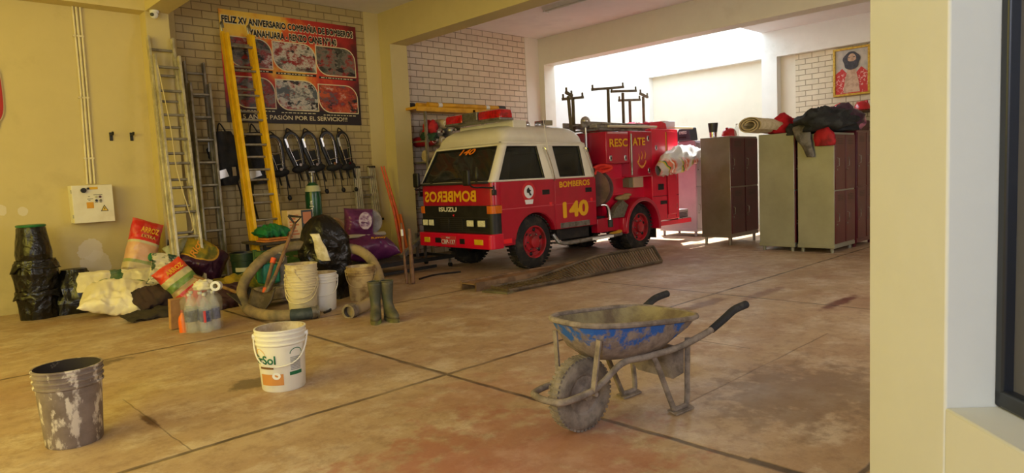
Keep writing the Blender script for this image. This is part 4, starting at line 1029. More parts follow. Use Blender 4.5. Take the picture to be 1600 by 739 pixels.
# tubular frame: front hoop, long side tubes and handles
side = lambda s: [(-.235, s * .05, .21), (-.215, s * .095, .21), (-.15, s * .115, .215), (.0, s * .118, .235), (.16, s * .135, .325), (.30, s * .17, .335), (.50, s * .225, .36), (.70, s * .262, .415), (.80, s * .268, .455), (.89, s * .27, .490), (1.0, s * .27, .503)]
full = side(-1)[::-1] + [(-.243, 0, .21)] + side(1)
sp_ = spline([V(p) for p in full], 5)
ft = MB().use(CEM).tube([p for p in sp_ if p.x < .70], .0165, 10).build('frame', parent=wb)
for s in (-1, 1):
    pp = [V(p) for p in side(s)[6:]]
    MB().use(CEM).tube(spline(pp, 5), .0165, 10).build('handle_tube', parent=wb)
    MB().use(mat('black_rubber_grip', S(30, 32, 36), S(70, 66, 60), 12, .5, .7, rough=.8)).tube(spline([V(p) for p in side(s)[7:]], 6), [.019, .021, .021, .021], 12).build('grip', parent=wb)
    # struts from the tray front to the frame
    MB().use(CEM).bar((-.012, s * .155, .475), (-.03, s * .122, .225), .028, .010, (1, 0, 0)).build('tray_strut', parent=wb)
    MB().use(CEM).cyl((-.0, s * .02, WR), (0, s * .112, .222), .011, 10).build('axle_bracket', parent=wb)
    # legs: a bent tube each with a foot plate
    MB().use(CEM).tube([(.33, s * .175, .335), (.36, s * .18, .29), (.475, s * .178, .045), (.50, s * .18, .022), (.56, s * .18, .022), (.59, s * .18, .04), (.585, s * .19, .2), (.575, s * .205, .385)], .0145, 10, smooth=4).build('leg', parent=wb)
    MB().use(CEM).prism([(.46, -.035), (.61, -.03), (.63, .01), (.60, .045), (.48, .04)], .008, (0, s * .18, .004), (1, 0, 0), (0, 1, 0)).build('foot_plate', parent=wb)
mb = MB().use(CEM).prism([(-.185, .2), (-.12, .155), (.12, .155), (.185, .2), (.19, .335), (-.19, .335)], .008, (.555, 0, 0), (0, 1, 0), (0, 0, 1)); mb.build('cross_brace', parent=wb)
MB().use(CEM).cyl((-.0, -.115, WR + .02), (0, .115, WR + .02), .012, 10).build('axle', parent=wb)

# ================================================================= BUCKETS
def bucket(label, loc, rz, h=.385, r0=.128, r1=.148, m=None, inner=None, group=None, handle=True, ridges=3, hang=1, fill=None, name='bucket'):
    t = thing(name, label, 'bucket', loc, rz, group)
    prof = [(.001, .0), (r0 - .006, 0), (r0, .008)]
    zt = h - .10; rr = lambda z: r0 + (r1 - r0) * z / h
    prof += [(rr(zt), zt)]
    for k in range(ridges):
        z = zt + .004 + k * .03; prof += [(rr(z) + .004, z), (rr(z) + .009, z + .003), (rr(z) + .009, z + .010), (rr(z) + .002, z + .014)]
    prof += [(r1 + .002, h - .012), (r1 + .007, h - .008), (r1 + .006, h), (r1 - .004, h)]
    MB().use(m).lathe(prof, seg=40).build('shell', parent=t)
    MB().use(inner or m).lathe([(r1 - .004, h - .001), (r0 - .004, .012), (.001, .010)], seg=40).build('inside', parent=t)
    if handle:
        pts = []
        for k in range(17):
            a = PI * k / 16; pts.append(V((r1 + .010) * math.cos(a), -hang * (r1 + .02) * math.sin(a) * .62 - .0, zt + .05 - .17 * math.sin(a)))
        pts = [V(p.x, p.y, p.z) for p in pts]
        for p in pts:
            rr_ = math.hypot(p.x, p.y); need = rr(p.z) + .014
            if rr_ < need: p.x *= need / rr_; p.y *= need / rr_
        MB().use(m).tube(pts, .005, 6).build('handle', parent=t)
        for s in (-1, 1): MB().use(m).cyl((s * r1 * .98, 0, zt + .05), (s * (r1 + .018), 0, zt + .05), .016, 10).build('handle_lug', parent=t)
    if fill: MB().use(fill).lathe([(rr(h * .8), h * .8), (.06, h * .84), (.001, h * .85)], seg=30).build('contents', parent=t)
    return t
WPL = mat('white_bucket_plastic', S(232, 228, 214), S(214, 208, 190), 4, .5, .75, rough=.4)
MUDW = mat('plaster_smears', S(206, 190, 160), S(170, 148, 116), 9, rough=.9)
b1 = bucket('white paint bucket with a sun logo standing on the open floor', (1.80, 4.02, 0), 2.55, m=WPL, inner=MUDW, r0=.132, r1=.15, h=.385, hang=-1)
GRY, nt, b = new_mat('grey_bucket_with_paint_splashes'); vec = coords(nt)
f = noise_fac(nt, coords(nt, 'Object', (1, 1, .5)), 17, .53, .6, 7, .62)
nt.links.new(mixc(nt, f, mixc(nt, noise_fac(nt, vec, 7, .4, .65), S(134, 120, 110), S(108, 94, 84)), S(206, 196, 180)), b.inputs['Base Color']); b.inputs['Roughness'].default_value = .6
b2 = bucket('grey splashed bucket without a lid at the front left', (.665, 4.02, 0), .6, m=GRY, inner=mat('tar_dark_inside', S(46, 38, 30), S(160, 140, 112), 10, .6, .7, rough=.9), handle=False, ridges=3, h=.40, r0=.128, r1=.152)
# printed label of the white bucket, bent round its wall
def bend_on(rz_, r0, r1, h, ang0, z0, off=.0015):
    def f_(a, b_, c):
        z = z0 + b_; r = r0 + (r1 - r0) * z / h + off + c; t = ang0 + a / (r0 + .006); return V(r * math.cos(t), r * math.sin(t), z)
    return f_
GRN = mat('green_print', S(24, 110, 70)); OCH = mat('ochre_print', S(206, 140, 70)); SUN = mat('sun_yellow_print', S(244, 190, 40))
toc = math.atan2(-4.02, -1.80) - 2.55  # direction of the viewer in bucket space
def strip(w_, h_, ang0, z0, m, name, par, n=14, off=.0015, shape=None):
    f_ = bend_on(0, .132, .15, .385, ang0, z0, off); mb = MB().use(m)
    P = [f_(w_ * i / (n - 1), hh * h_, 0) for i in range(n) for hh in (0, 1)] if not shape else [f_(x, z, 0) for x, z in shape]
    if shape: mb.add(P, [tuple(range(len(P)))])
    else: mb.add(P, [(2 * i, 2 * i + 2, 2 * i + 3, 2 * i + 1) for i in range(n - 1)])
    return mb.build(name, parent=par)
lb = strip(.155, .07, toc - 1.12, .045, OCH, 'label_band', b1)
strip(.1, .013, toc - 1.12, .148, mat('brown_print', S(120, 80, 40)), 'label_strip', b1)
text('GirSol', (0, 0, 0), (1, 0, 0), (0, 0, 1), .185, .055, GRN, b1, depth=.0012, bold=.02, bend=bend_on(0, .132, .15, .385, toc - 1.62, .178))
strip(0, 0, toc - 1.1, .215, SUN, 'sun_logo', b1, shape=[(.05 * math.cos(a), .045 * math.sin(a) + .012) for a in [PI * k / 14 for k in range(15)]])
strip(.085, .022, toc + .28, .10, GRN, 'green_band', b1)
for k in range(9): strip(.07, .005, toc + .33, .132 + k * .0095, mat('grey_small_print', S(150, 150, 146)), 'small_print', b1)
strip(0, 0, toc + .62, .235, GRN, 'arc_logo', b1, shape=[(.042 * math.cos(a), .034 * math.sin(a)) for a in [PI * k / 12 for k in range(13)]] + [(.037 * math.cos(a), .029 * math.sin(a)) for a in [PI * k / 12 for k in range(12, -1, -1)]])
strip(0, 0, toc - .3, .105, WHT, 'round_mark', b1, off=.003, shape=[(.026 * math.cos(a), .022 * math.sin(a)) for a in [2 * PI * k / 16 for k in range(16)]])
# ================================================================= LEFT WALL FITTINGS
WALLY = 9.1
# conduits
CON = mat('cream_conduit', S(226, 214, 176), S(212, 198, 156), 4, rough=.5)
for i, (dx, r) in enumerate(((-.035, .012), (0, .014), (.04, .012))):
    p = [(1.955 + dx, WALLY - .016, 3.43), (1.95 + dx * .9, WALLY - .016, 2.6), (1.94 + dx * .9, WALLY - .016, 2.1), (1.925 + dx, WALLY - .016, 1.40)]
    if i == 1: p[-1] = (1.925, WALLY - .016, 1.405)
    t = thing('conduit', ['leftmost of three thin cream conduits running down to the control box', 'middle one of three thin cream conduits running down to the control box', 'rightmost of three thin cream conduits running down to the control box'][i], 'conduit', (1.94, WALLY, 1.4), 0, 'wall conduits')
    MB(Matrix.Translation((-1.94, -WALLY, -1.4))).use(CON).tube(p, r, 8, smooth=4).build('pipe', parent=t)
    for z in (1.7, 2.4, 3.1):
        x = 1.925 + dx + .012 * (z - 1.4); MB(Matrix.Translation((-1.94, -WALLY, -1.4))).use(CON).box((x, WALLY - .014, z), (r * 2 + .014, .03, .02)).build('clip', parent=t)
# electrical control box
bx = thing('control_box', 'pale electrical control box with warning triangle on the left wall', 'electrical box', (1.69, WALLY - .19, .955))
BOXP = mat('pale_box_paint', S(232, 226, 204), S(222, 214, 188), 3, rough=.45)
MB().use(BOXP).span((0, .015, 0), (.41, .19, .43)).build('enclosure', parent=bx, bev=.006)
dr = MB().use(BOXP).span((.0, -.005, .0), (.41, .015, .43)).build('door', parent=bx, bev=.005)
text('PANEL', (.16, -.0055, .375), (1, 0, 0), (0, 0, 1), .001, .001, YEL, dr)if False else None
MB().use(mat('yellow_label', S(226, 178, 40))).box((.215, -.007, .395), (.09, .004, .028)).build('label_plate', parent=dr)
MB().use(BLACK).cyl((.115, -.004, .372), (.115, -.03, .372), .028, 20).box((.115, -.036, .372), (.05, .014, .016)).build('main_switch', parent=dr)
MB().use(BLACK).cyl((.162, -.004, .392), (.162, -.02, .392), .012, 12).build('lock', parent=dr)
for i, (x, z, c) in enumerate(((.235, .292, S(196, 190, 140)), (.275, .292, S(90, 30, 26)), (.235, .252, S(24, 24, 24)), (.278, .252, S(120, 112, 84)))):
    MB().use(mat('button_%s' % 'abcd'[i], c, rough=.3)).cyl((x, -.004, z), (x, -.018, z), .0135, 16).build('push_button', parent=dr)
mb = MB().use(BLACK)
for (x, z, w_) in ((.255, .318, .09), (.175, .272, .06), (.166, .256, .02), (.235, .232, .03), (.278, .232, .025), (.165, .300, .018)): MB().use(BLACK).box((x, -.006, z), (w_, .003, .006)).build('button_caption', parent=dr)
MB().use(mat('orange_sticker', S(224, 160, 30))).span((.135, -.008, .165), (.205, -.004, .235)).build('warning_sticker', parent=dr)
tri = [(.27, .125), (.35, .125), (.31, .198)]
wt = MB().use(BLACK).prism(tri, .003, (0, -.005, 0)).build('warning_triangle', parent=dr)
MB().use(mat('sign_yellow', S(236, 200, 70))).prism([(.281, .1315), (.339, .1315), (.31, .185)], .002, (0, -.008, 0)).build('triangle_field', parent=wt)
MB().use(BLACK).prism([(.314, .175), (.302, .155), (.309, .155), (.305, .137), (.318, .160), (.311, .160)], .002, (0, -.0102, 0)).build('lightning_bolt', parent=wt)
for z in (.08, .36): MB().use(STEEL).cyl((-.004, .005, z - .02), (-.004, .005, z + .02), .006, 8).build('hinge', parent=bx)
# hooks on the wall
for i, (x, lab) in enumerate(((2.185, 'black wall bracket on the left of the pair beside the pillar'), (2.405, 'black wall bracket on the right of the pair, nearest the pillar'))):
    t = thing('coat_hook', lab, 'bracket', (x, WALLY, 1.955), 0, 'wall brackets')
    MB().use(BLACK).box((0, -.006, 0), (.035, .012, .1)).build('plate', parent=t, bev=.003)
    MB().use(BLACK).tube([(0, -.01, .02), (0, -.09, .02), (.0, -.1, .05)], .012, 8).build('hook', parent=t)
cm = thing('security_camera', 'small white dome security camera under the front beam', 'camera', (2.70, 8.80, 3.43))
MB().use(WHT).cyl((0, 0, -.03), (0, 0, 0), .05, 20).build('mount', parent=cm)
MB().use(WHT).ball((-.01, -.02, -.055), .045).build('housing', parent=cm)
MB().use(BLACK).cyl((-.04, -.05, -.06), (-.05, -.065, -.065), .02, 16).build('lens', parent=cm)
sg = thing('plaque', 'red shaped plaque cut by the left edge on the cream wall', 'plaque', (1.04, WALLY, 2.42))
sh_ = [(.14 * math.copysign(abs(math.cos(t)) ** .7, math.cos(t)), .33 * math.copysign(abs(math.sin(t)) ** .6, math.sin(t)) - (.06 if math.sin(t) < -.5 and abs(math.cos(t)) < .5 else 0)) for t in [2 * PI * k / 48 for k in range(48)]]
MB().use(mat('plaque_border', S(214, 196, 150))).prism([(x * 1.07, z * 1.04) for x, z in sh_], .02, (0, 0, 0)).build('border', parent=sg)
MB().use(mat('plaque_red', S(176, 34, 24))).prism(sh_, .006, (0, -.02, 0)).build('field', parent=sg)
for z in (.18, .0): MB().use(WHT).span((-.08, -.029, z - .02), (.11, -.026, z + .02)).build('white_band', parent=sg)

# ================================================================= BANNER
bn = thing('anniversary_banner', 'large red and black anniversary banner hung on the brick wall', 'banner', (3.648, 9.285, 2.178))
BW, BH = 2.09, 1.51
BM, nt, b = new_mat('flame_print'); vec = coords(nt)
sp = nd(nt, 'ShaderNodeSeparateXYZ'); nt.links.new(vec, sp.inputs[0])
n1 = noise_fac(nt, vec, 2.3, 0, 1, 6, .6)
cr = nd(nt, 'ShaderNodeValToRGB'); e = cr.color_ramp.elements
e[0].position = .0; e[0].color = S(244, 206, 80); e[1].position = 1; e[1].color = S(28, 14, 14)
for pos, c in ((.18, S(240, 190, 60)), (.3, S(226, 100, 30)), (.42, S(196, 46, 26)), (.62, S(170, 30, 24)), (.8, S(96, 20, 20))): q = e.new(pos); q.color = c
px_ = math_(nt, 'MULTIPLY', sp.outputs[0], 1 / BW); pz_ = math_(nt, 'MULTIPLY', sp.outputs[2], 1 / BH)
dx_ = math_(nt, 'SUBTRACT', px_, .14); dz_ = math_(nt, 'SUBTRACT', pz_, .9)
dist = math_(nt, 'SQRT', math_(nt, 'ADD', math_(nt, 'MULTIPLY', dx_, dx_), math_(nt, 'MULTIPLY', math_(nt, 'MULTIPLY', dz_, dz_), 1.6)))
v_ = math_(nt, 'ADD', math_(nt, 'MULTIPLY', dist, .85), math_(nt, 'MULTIPLY', math_(nt, 'SUBTRACT', n1, .5), .9))
low = nd(nt, 'ShaderNodeMapRange'); low.inputs['From Min'].default_value = .14; low.inputs['From Max'].default_value = .03; nt.links.new(pz_, low.inputs[0])
fl2 = nd(nt, 'ShaderNodeMapRange'); fl2.inputs['From Min'].default_value = .16; fl2.inputs['From Max'].default_value = .02
ddx = math_(nt, 'SUBTRACT', px_, .66); ddz = math_(nt, 'SUBTRACT', pz_, .43); nt.links.new(math_(nt, 'ADD', math_(nt, 'MULTIPLY', ddx, ddx), math_(nt, 'MULTIPLY', ddz, ddz)), fl2.inputs[0])
v_ = math_(nt, 'SUBTRACT', v_, math_(nt, 'MULTIPLY', fl2.outputs[0], .35))
v_ = math_(nt, 'ADD', v_, math_(nt, 'MULTIPLY', low.outputs[0], .8))
nt.links.new(v_, cr.inputs[0]); nt.links.new(cr.outputs[0], b.inputs['Base Color']); b.inputs['Roughness'].default_value = .5
MB().use(BM).span((0, -.006, 0), (BW, 0, BH)).build('sheet', parent=bn)
INK = mat('black_banner_ink', S(16, 14, 14)); CRM = mat('cream_banner_print', S(236, 222, 176))
def btext(s, x, z, w_, h_, m_, halo=None, bold=.02):
    if halo: text(s, (x - .012, -.0062, z - .012), (1, 0, 0), (0, 0, 1), w_ + .024, h_ + .024, halo, bn, name='lettering_halo', depth=.001, fat=.085)
    text(s, (x, -.0075, z), (1, 0, 0), (0, 0, 1), w_, h_, m_, bn, depth=.001, fat=.045 if halo else .012)
btext('FELIZ XV ANIVERSARIO COMPAÑIA DE BOMBEROS', .03, 1.335, 2.0, .115, INK, CRM)
btext('YANAHUARA - RENZO CANE Nº140', .40, 1.185, 1.34, .1, INK, CRM)
btext('15 AÑOS PASIÓN POR EL SERVICIO!!!', .18, .05, 1.66, .078, CRM, None, .005)
def photo_mat(name, cols, seed, sc):
    m, nt, b = new_mat(name); vec = coords(nt); b.inputs['Roughness'].default_value = .4
    mp = nd(nt, 'ShaderNodeMapping'); mp.inputs['Location'].default_value = (seed, seed * 2.3, -seed); mp.inputs['Scale'].default_value = (1, 1, 1.5); nt.links.new(vec, mp.inputs[0])
    n = nd(nt, 'ShaderNodeTexNoise'); n.inputs['Scale'].default_value = 3.2; n.inputs['Detail'].default_value = 10; n.inputs['Roughness'].default_value = .72; nt.links.new(mp.outputs[0], n.inputs['Vector'])
    n3 = nd(nt, 'ShaderNodeTexNoise'); n3.inputs['Scale'].default_value = 13; n3.inputs['Detail'].default_value = 6; nt.links.new(mp.outputs[0], n3.inputs['Vector'])
    cr = nd(nt, 'ShaderNodeValToRGB'); e = cr.color_ramp.elements
    e[0].color = cols[0]; e[0].position = .34; e[1].color = cols[1]; e[1].position = .42
    for i, c in enumerate(cols[2:]): q = e.new(.42 + .24 * (i + 1) / (len(cols) - 2)); q.color = c
    nt.links.new(n.outputs['Fac'], cr.inputs[0])
    nt.links.new(mixc(nt, noise_fac(nt, mp.outputs[0], 7, .53, .58, 6), cr.outputs[0], mixc(nt, noise_fac(nt, mp.outputs[0], 3, .45, .55), K_, cols[3])), b.inputs['Base Color'])
    return m
K_ = S(24, 20, 22)
K = S(24, 20, 22); Rr = S(150, 30, 28); Gg = S(120, 116, 104); Ww = S(206, 200, 186); Bb = S(84, 92, 96); Oo = S(196, 84, 40); Dg = S(58, 60, 50)
PH = [((.096, .765), (.695, 1.155), [K, Dg, Gg, Rr, Ww], 'tr'), ((.726, .757), (1.368, 1.152), [Dg, Gg, Ww, Rr, Gg], 'tr'), ((1.394, .742), (2.036, 1.154), [K, Rr, Gg, Dg, Ww], 'tr'),
      ((.114, .212), (.70, .62), [K, Dg, Rr, Gg, Rr], 'tr'), ((.732, .2), (1.364, .616), [K, Rr, Ww, Bb, Oo], 'bl'), ((1.395, .185), (2.038, .588), [K, Bb, Rr, Oo, Ww], 'tr')]
for i, ((x0, z0), (x1, z1), cols, kind) in enumerate(PH):
    def leaf(x0, z0, x1, z1, r):
        out = [(x0, z1)]; out = []
        def arc(cx, cz, a0): return [(cx + r * math.cos(math.radians(a0 + 90 * k / 8)), cz + r * math.sin(math.radians(a0 + 90 * k / 8))) for k in range(9)]
        return arc(x1 - r, z1 - r, 0) + [(x0, z1)] + arc(x0 + r, z0 + r, 180) + [(x1, z0)]
    fr_ = MB().use(CRM).prism(leaf(x0 - .014, z0 - .014, x1 + .014, z1 + .014, .2), .001, (0, -.0065, 0)).build('photo_border', parent=bn)
    MB().use(photo_mat('banner_photo_print_%s' % 'abcdef'[i], cols, i * 3.1 + 1, 9)).prism(leaf(x0, z0, x1, z1, .19), .001, (0, -.008, 0)).build('photo_print', parent=fr_)
    MB().use(INK).span((x0 + .02, -.0085, z0 - .062), (x1, -.0065, z0 - .03)).build('caption_band', parent=fr_)
    mb = MB().use(CRM); x = x0 + .05
    while x < x1 - .05:
        w_ = random.uniform(.02, .06); MB().use(CRM).span((x, -.0092, z0 - .052), (x + w_, -.0085, z0 - .04)).build('caption_word', parent=fr_); x += w_ + .018

# ================================================================= LADDERS
YFG = mat('yellow_fibreglass', S(246, 196, 20), S(226, 170, 16), 6, .4, .7, rough=.4)
def lad_thing(label, pt, yt, pl, yl, width, nrung, rail_m, rung_m, sections=1, rw=.03, rd=.075, off=V(0, 0, 0), span=None, group=None, z_end=0.0, name='ladder', fly=None):
    top, low = PY(pt[0], pt[1], yt), PY(pl[0], pl[1], yl)
    d = low - top; base = top + d * ((top.z - z_end) / (top.z - low.z))
    t = thing(name, label, 'ladder', base, 0, group); wv = V(width, 0, 0); ax = (top - base)
    L0 = ax.length; nrm = ax.cross(wv).normalized()
    if nrm.y > 0: nrm = -nrm
    def section(o, f0, f1, ww):
        p0, p1 = ax * f0 + o, ax * f1 + o
        for s in (0, 1):
            MB().use(rail_m).bar(p0 + ww * s, p1 + ww * s, rw, rd, nrm).build('rail', parent=t, bev=.004)
        n = max(2, int((f1 - f0) * L0 / (L0 / nrung)))
        for k in range(n):
            q = p0.lerp(p1, (k + .5) / n); MB().use(rung_m).bar(q, q + ww, .032, .028, ax).build('rung', parent=t, bev=.006)
        for s in (0, 1): MB().use(BLACK).bar(p0 + ww * s - ax.normalized() * .01, p0 + ww * s + ax.normalized() * .06, rw + .008, rd + .008, nrm).build('foot', parent=t)
    section(V(0, 0, 0), 0, 1, wv)
    if fly: section(nrm * (rd + .01) + V(*fly[0]), fly[1], fly[2], wv * fly[3])
    return t, base, ax, wv, nrm
ALP = mat('pale_aluminium', S(206, 198, 170), S(176, 168, 140), 8, rough=.4, metal=.45)
ALD = mat('grey_aluminium', S(150, 144, 128), S(120, 114, 98), 8, rough=.45, metal=.5)
t1, *_ = lad_thing('tall pale aluminium extension ladder leaning on the left pillar', (231, 57), 8.83, (270, 400), 8.3, .27, 11, ALP, ALD, fly=((.025, 0, 0), .0, .92, 1.0))
MB().use(mat('pale_rope', S(206, 190, 140))).tube([(.12, .35, 2.75), (.16, .22, 2.0), (.15, .1, 1.5), (.24, .02, .9), (.22, .02, .8)], .006, 6, smooth=5).build('rope', parent=t1)
lad_thing('grey aluminium extension ladder leaning on the brick wall behind the pale one', (287, 96), 9.24, (316, 395), 8.98, .24, 10, ALD, ALD, fly=((.02, 0, 0), 0, .9, 1.0))
t3, base3, ax3, wv3, n3 = lad_thing('yellow fibreglass extension ladder leaning over the banner', (347, 50), 9.2, (396, 395), 8.62, .36, 11, YFG, ALD, rw=.04, rd=.085, fly=((.018, 0, 0), .0, .985, .95))
for s in (0, 1):
    MB().use(STEEL).tube([ax3 + wv3 * s, ax3 + wv3 * s + V(-.02, -.02, .1), ax3 + wv3 * s + V(-.03, -.1, .1), ax3 + wv3 * s + V(-.03, -.12, .03)], .014, 8, smooth=3).build('top_hook', parent=t3)
# folded multi-step ladder hanging by the pillar
fl = thing('folding_ladder', 'small folded aluminium ladder standing above the purple bags', 'ladder', (5.5, 9.18, .70))
for x in (0, .035, .07, .10, .29, .325, .36, .395):
    MB().use(ALP).bar((x + .01, 0, 0), (x * .93 + .02, .06, .82), .022, .05, (0, 1, 0)).build('rail', parent=fl, bev=.003)
    MB().use(BLACK).bar((x * .93 + .02, .06, .80), (x * .93 + .02, .062, .835), .02, .055, (0, 1, 0)).build('end_cap', parent=fl)
for z in (.1, .38, .66): MB().use(ALD).bar((.10, .02, z), (.33, .02, z + .0), .03, .03).build('rung', parent=fl)
for x in (.02, .38): MB().use(BLACK).tube([(x, .05, .45), (x, .12, .45)], .01, 6).build('wall_hook', parent=fl)
MB().use(BLACK).span((-.02, 0, -.035), (.48, .12, -.0)).build('rest_bracket', parent=fl)

# ================================================================= BREATHING APPARATUS ON THE WALL
HB = mat('black_harness', S(19, 19, 19), S(34, 32, 30), 9, rough=.75)
HG = mat('glossy_black_plate', S(18, 18, 19), rough=.42)
REF = mat('silver_reflective_patch', S(226, 230, 236), rough=.25, metal=.3)
def apparatus(label, loc, rot, group):
    t = thing('breathing_apparatus', label, 'harness', loc, 0, group, rot)
    loop = [V(.11 * math.cos(a), -.04, .42 + .16 * math.sin(a)) for a in [PI * k / 12 for k in range(13)]] + [V(-.11, -.04, .3), V(-.07, -.05, .02), V(.07, -.05, .02), V(.11, -.04, .3)]
    f = MB().use(HG).tube(loop, .024, 8, closed=True, squash=(1, 1.3)).build('back_frame', parent=t)
    MB().use(HB).prism([(-.06, .28), (.06, .28), (.05, .02), (-.05, .02)], .02, (0, -.02, 0)).build('back_plate', parent=t, bev=.006)
    for s in (-1, 1): MB().use(CHR).tube([(s * .085, -.075, .42), (s * .08, -.08, .3), (s * .045, -.08, .04)], .006, 6, smooth=3).build('chrome_rail', parent=t)
    MB().use(REF).box((-.10, -.078, .43), (.03, .008, .15), (0, -.05, 0)).build('reflective_strip', parent=t, label='silver reflective strip')
    for z_ in (.3, .12): MB().use(CHR).tube([(-.075, -.08, z_), (.075, -.08, z_)], .008, 6).build('cross_bar', parent=t)
    MB().use(CHR).tube([V(.085 * math.cos(a), -.068, .42 + .13 * math.sin(a)) for a in [PI * k / 12 for k in range(13)]], .007, 6).build('chrome_edge', parent=t)
    MB().use(HB).tube([(-.06, -.03, .58), (0, -.0, .66), (.06, -.03, .58)], .012, 6, smooth=3).build('hanging_loop', parent=t)
    for i, (x, l) in enumerate(((-.09, .34), (-.02, .22), (.05, .42), (.1, .28))):
        MB().use(HB).tube([(x, -.04, .06), (x + .02 * (-1) ** i, -.06, -.1), (x - .01, -.05, -l)], [.022, .018, .014], 6, smooth=3, squash=(1, .4)).build('strap', parent=t)
    v = MB().use(BLACK).ball((.05, -.06, -.44), (.035, .03, .045)).build('demand_valve', parent=t)
    MB().use(CHR).cyl((.0, -.07, .05), (0, -.12, .04), .025, 12).build('pressure_fitting', parent=t)
    MB().use(HB).ball((0, -.05, -.02), (.15, .06, .07)).build('waist_pad', parent=t)
    return t
labs = ['first black breathing apparatus from the left in the row beside the folded ladder', 'second black breathing apparatus from the left in the row under the banner', 'third black breathing apparatus from the left in the row under the banner', 'black breathing apparatus at the right end of the row, above the folded ladder']
a0 = apparatus(labs[0], (4.62, 9.24, 1.54), (0, -.24, -.15), 'breathing apparatus in a row'); a0.scale = (.88, .88, .88)
for i, (x, z) in enumerate(((4.88, 1.54), (5.17, 1.55), (5.4, 1.55))): dup(a0, (x, 9.24, z), rot=(0, -.22 + .02 * i, -.15 + (.25 if i == 2 else 0)), label=labs[i + 1])
dup(a0, (4.3, 9.22, 1.48), rot=(0, -.16, -.1), label='black breathing apparatus partly behind the yellow ladder')
def vest(label, loc, rot):
    t = thing('harness_vest', label, 'harness', loc, 0, 'harness vests', rot)
    mb = MB().use(HB)
    def fn(u, v):
        a = 2 * PI * u; z = .46 - .72 * v; w_ = .17 * (.62 + .75 * math.sin(PI * (.12 + .8 * v)) ** 1.5 * .7) * (1 + .35 * fbm((math.cos(a) * 1.5, z * 6, 1), 1.3, 7)); return V(w_ * math.cos(a), -.07 + .07 * math.sin(a) * (1 + .6 * fbm((math.cos(a) * 2, math.sin(a) * 2, z * 7), 1, 2)), z)
    grid(mb, fn, 26, 20, True); mb.build('padded_body', parent=t, ang=180)
    for s in (-1, 1):
        MB().use(HB).tube([(s * .12, -.08, .4), (s * .17, -.12, .2), (s * .13, -.13, -.05)], .035, 8, smooth=4, squash=(1, .5)).build('shoulder_strap', parent=t)
        MB().use(HB).tube([(s * .12, -.06, -.2), (s * .15, -.07, -.45), (s * .11, -.05, -.75)], [.03, .025, .018], 6, smooth=3, squash=(1, .4)).build('hanging_strap', parent=t)
    MB().use(HB).tube([(-.06, -.05, .44), (0, -.0, .58), (.06, -.05, .44)], .01, 6, smooth=3).build('hanging_loop', parent=t)
    MB().use(REF).prism([(-.19, -.18), (-.02, -.14), (-.05, -.04), (-.19, -.07)], .012, (0, -.16, 0)).build('reflective_patch', parent=t, label='silver reflective patch')
    MB().use(REF).prism([(-.225, .2), (-.195, .2), (-.19, .40), (-.21, .38)], .012, (0, -.1, 0)).build('reflective_strip', parent=t, label='silver reflective strip')
    MB().use(mat('tan_tag', S(150, 130, 90))).box((.06, -.16, -.08), (.05, .01, .12)).build('tan_buckle', parent=t)
    return t
v0 = vest('black harness vest with silver patches hanging left of the yellow ladder', (3.55, 9.26, 1.58), (0, -.04, 0))
dup(v0, (4.0, 9.26, 1.58), rot=(0, -.06, 0), label='black harness vest seen between the rails of the yellow ladder')

# green oxygen cylinder
cy = thing('oxygen_cylinder', 'green gas cylinder with white lettering standing under the harness row', 'gas cylinder', (4.63, 8.9, 0))
GRC = mat('green_cylinder_paint', S(20, 84, 46), S(16, 68, 38), 4, rough=.35, coat=.3)
MB().use(GRC).lathe([(.001, 0), (.105, .0), (.112, .02), (.112, 1.12), (.104, 1.2), (.08, 1.27), (.045, 1.31), (.001, 1.31)], seg=32).build('body', parent=cy)
MB().use(mat('pale_collar', S(196, 196, 150))).lathe([(.113, 1.18), (.108, 1.22), (.09, 1.265)], seg=32).build('collar_band', parent=cy)
MB().use(STEEL).lathe([(.001, 1.30), (.026, 1.30), (.026, 1.40), (.016, 1.41), (.016, 1.46), (.001, 1.46)], seg=12).build('valve', parent=cy)
MB().use(STEEL).box((0, 0, 1.46), (.09, .02, .02)).build('valve_handle', parent=cy)
ang_c = math.atan2(-8.9, -4.63)
def cb_(a, b_, c):
    r = .1125 + c; t = ang_c + .1 - b_ / r; return V(r * math.cos(t), r * math.sin(t), .80 + a)
text('caja', (0, 0, 0), (0, 0, 1), (1, 0, 0), .24, .06, WHT, cy, depth=.001, bold=.02, bend=lambda a, b_, c: V((.1125 + c) * math.cos(ang_c + .0 - b_ / .1125), (.1125 + c) * math.sin(ang_c + .0 - b_ / .1125), .82 + a))
sq = MB().use(WHT)
for (z0, z1, b0, b1) in ((.74, .80, 0, .01), (.74, .80, .05, .06), (.74, .75, 0, .06), (.79, .80, 0, .06)):
    P = [V(.1135 * math.cos(ang_c + .0 - q / .1125), .1135 * math.sin(ang_c + .0 - q / .1125), z) for q, z in ((b0, z0), (b1, z0), (b1, z1), (b0, z1))]; sq.add(P, [(0, 1, 2, 3)])
sq.build('square_logo', parent=cy)
tk = MB().use(mat('tan_hose', S(176, 140, 96))).tube([(4.60, 8.72, .03), (4.66, 8.73, .5), (4.80, 8.72, .74), (4.90, 8.70, .74), (4.98, 8.7, .62)], .03, 8, smooth=4).build('coiled_hose', parent=None)
tag(tk, 'short tan hose curving up in front of the green cylinder', 'hose')

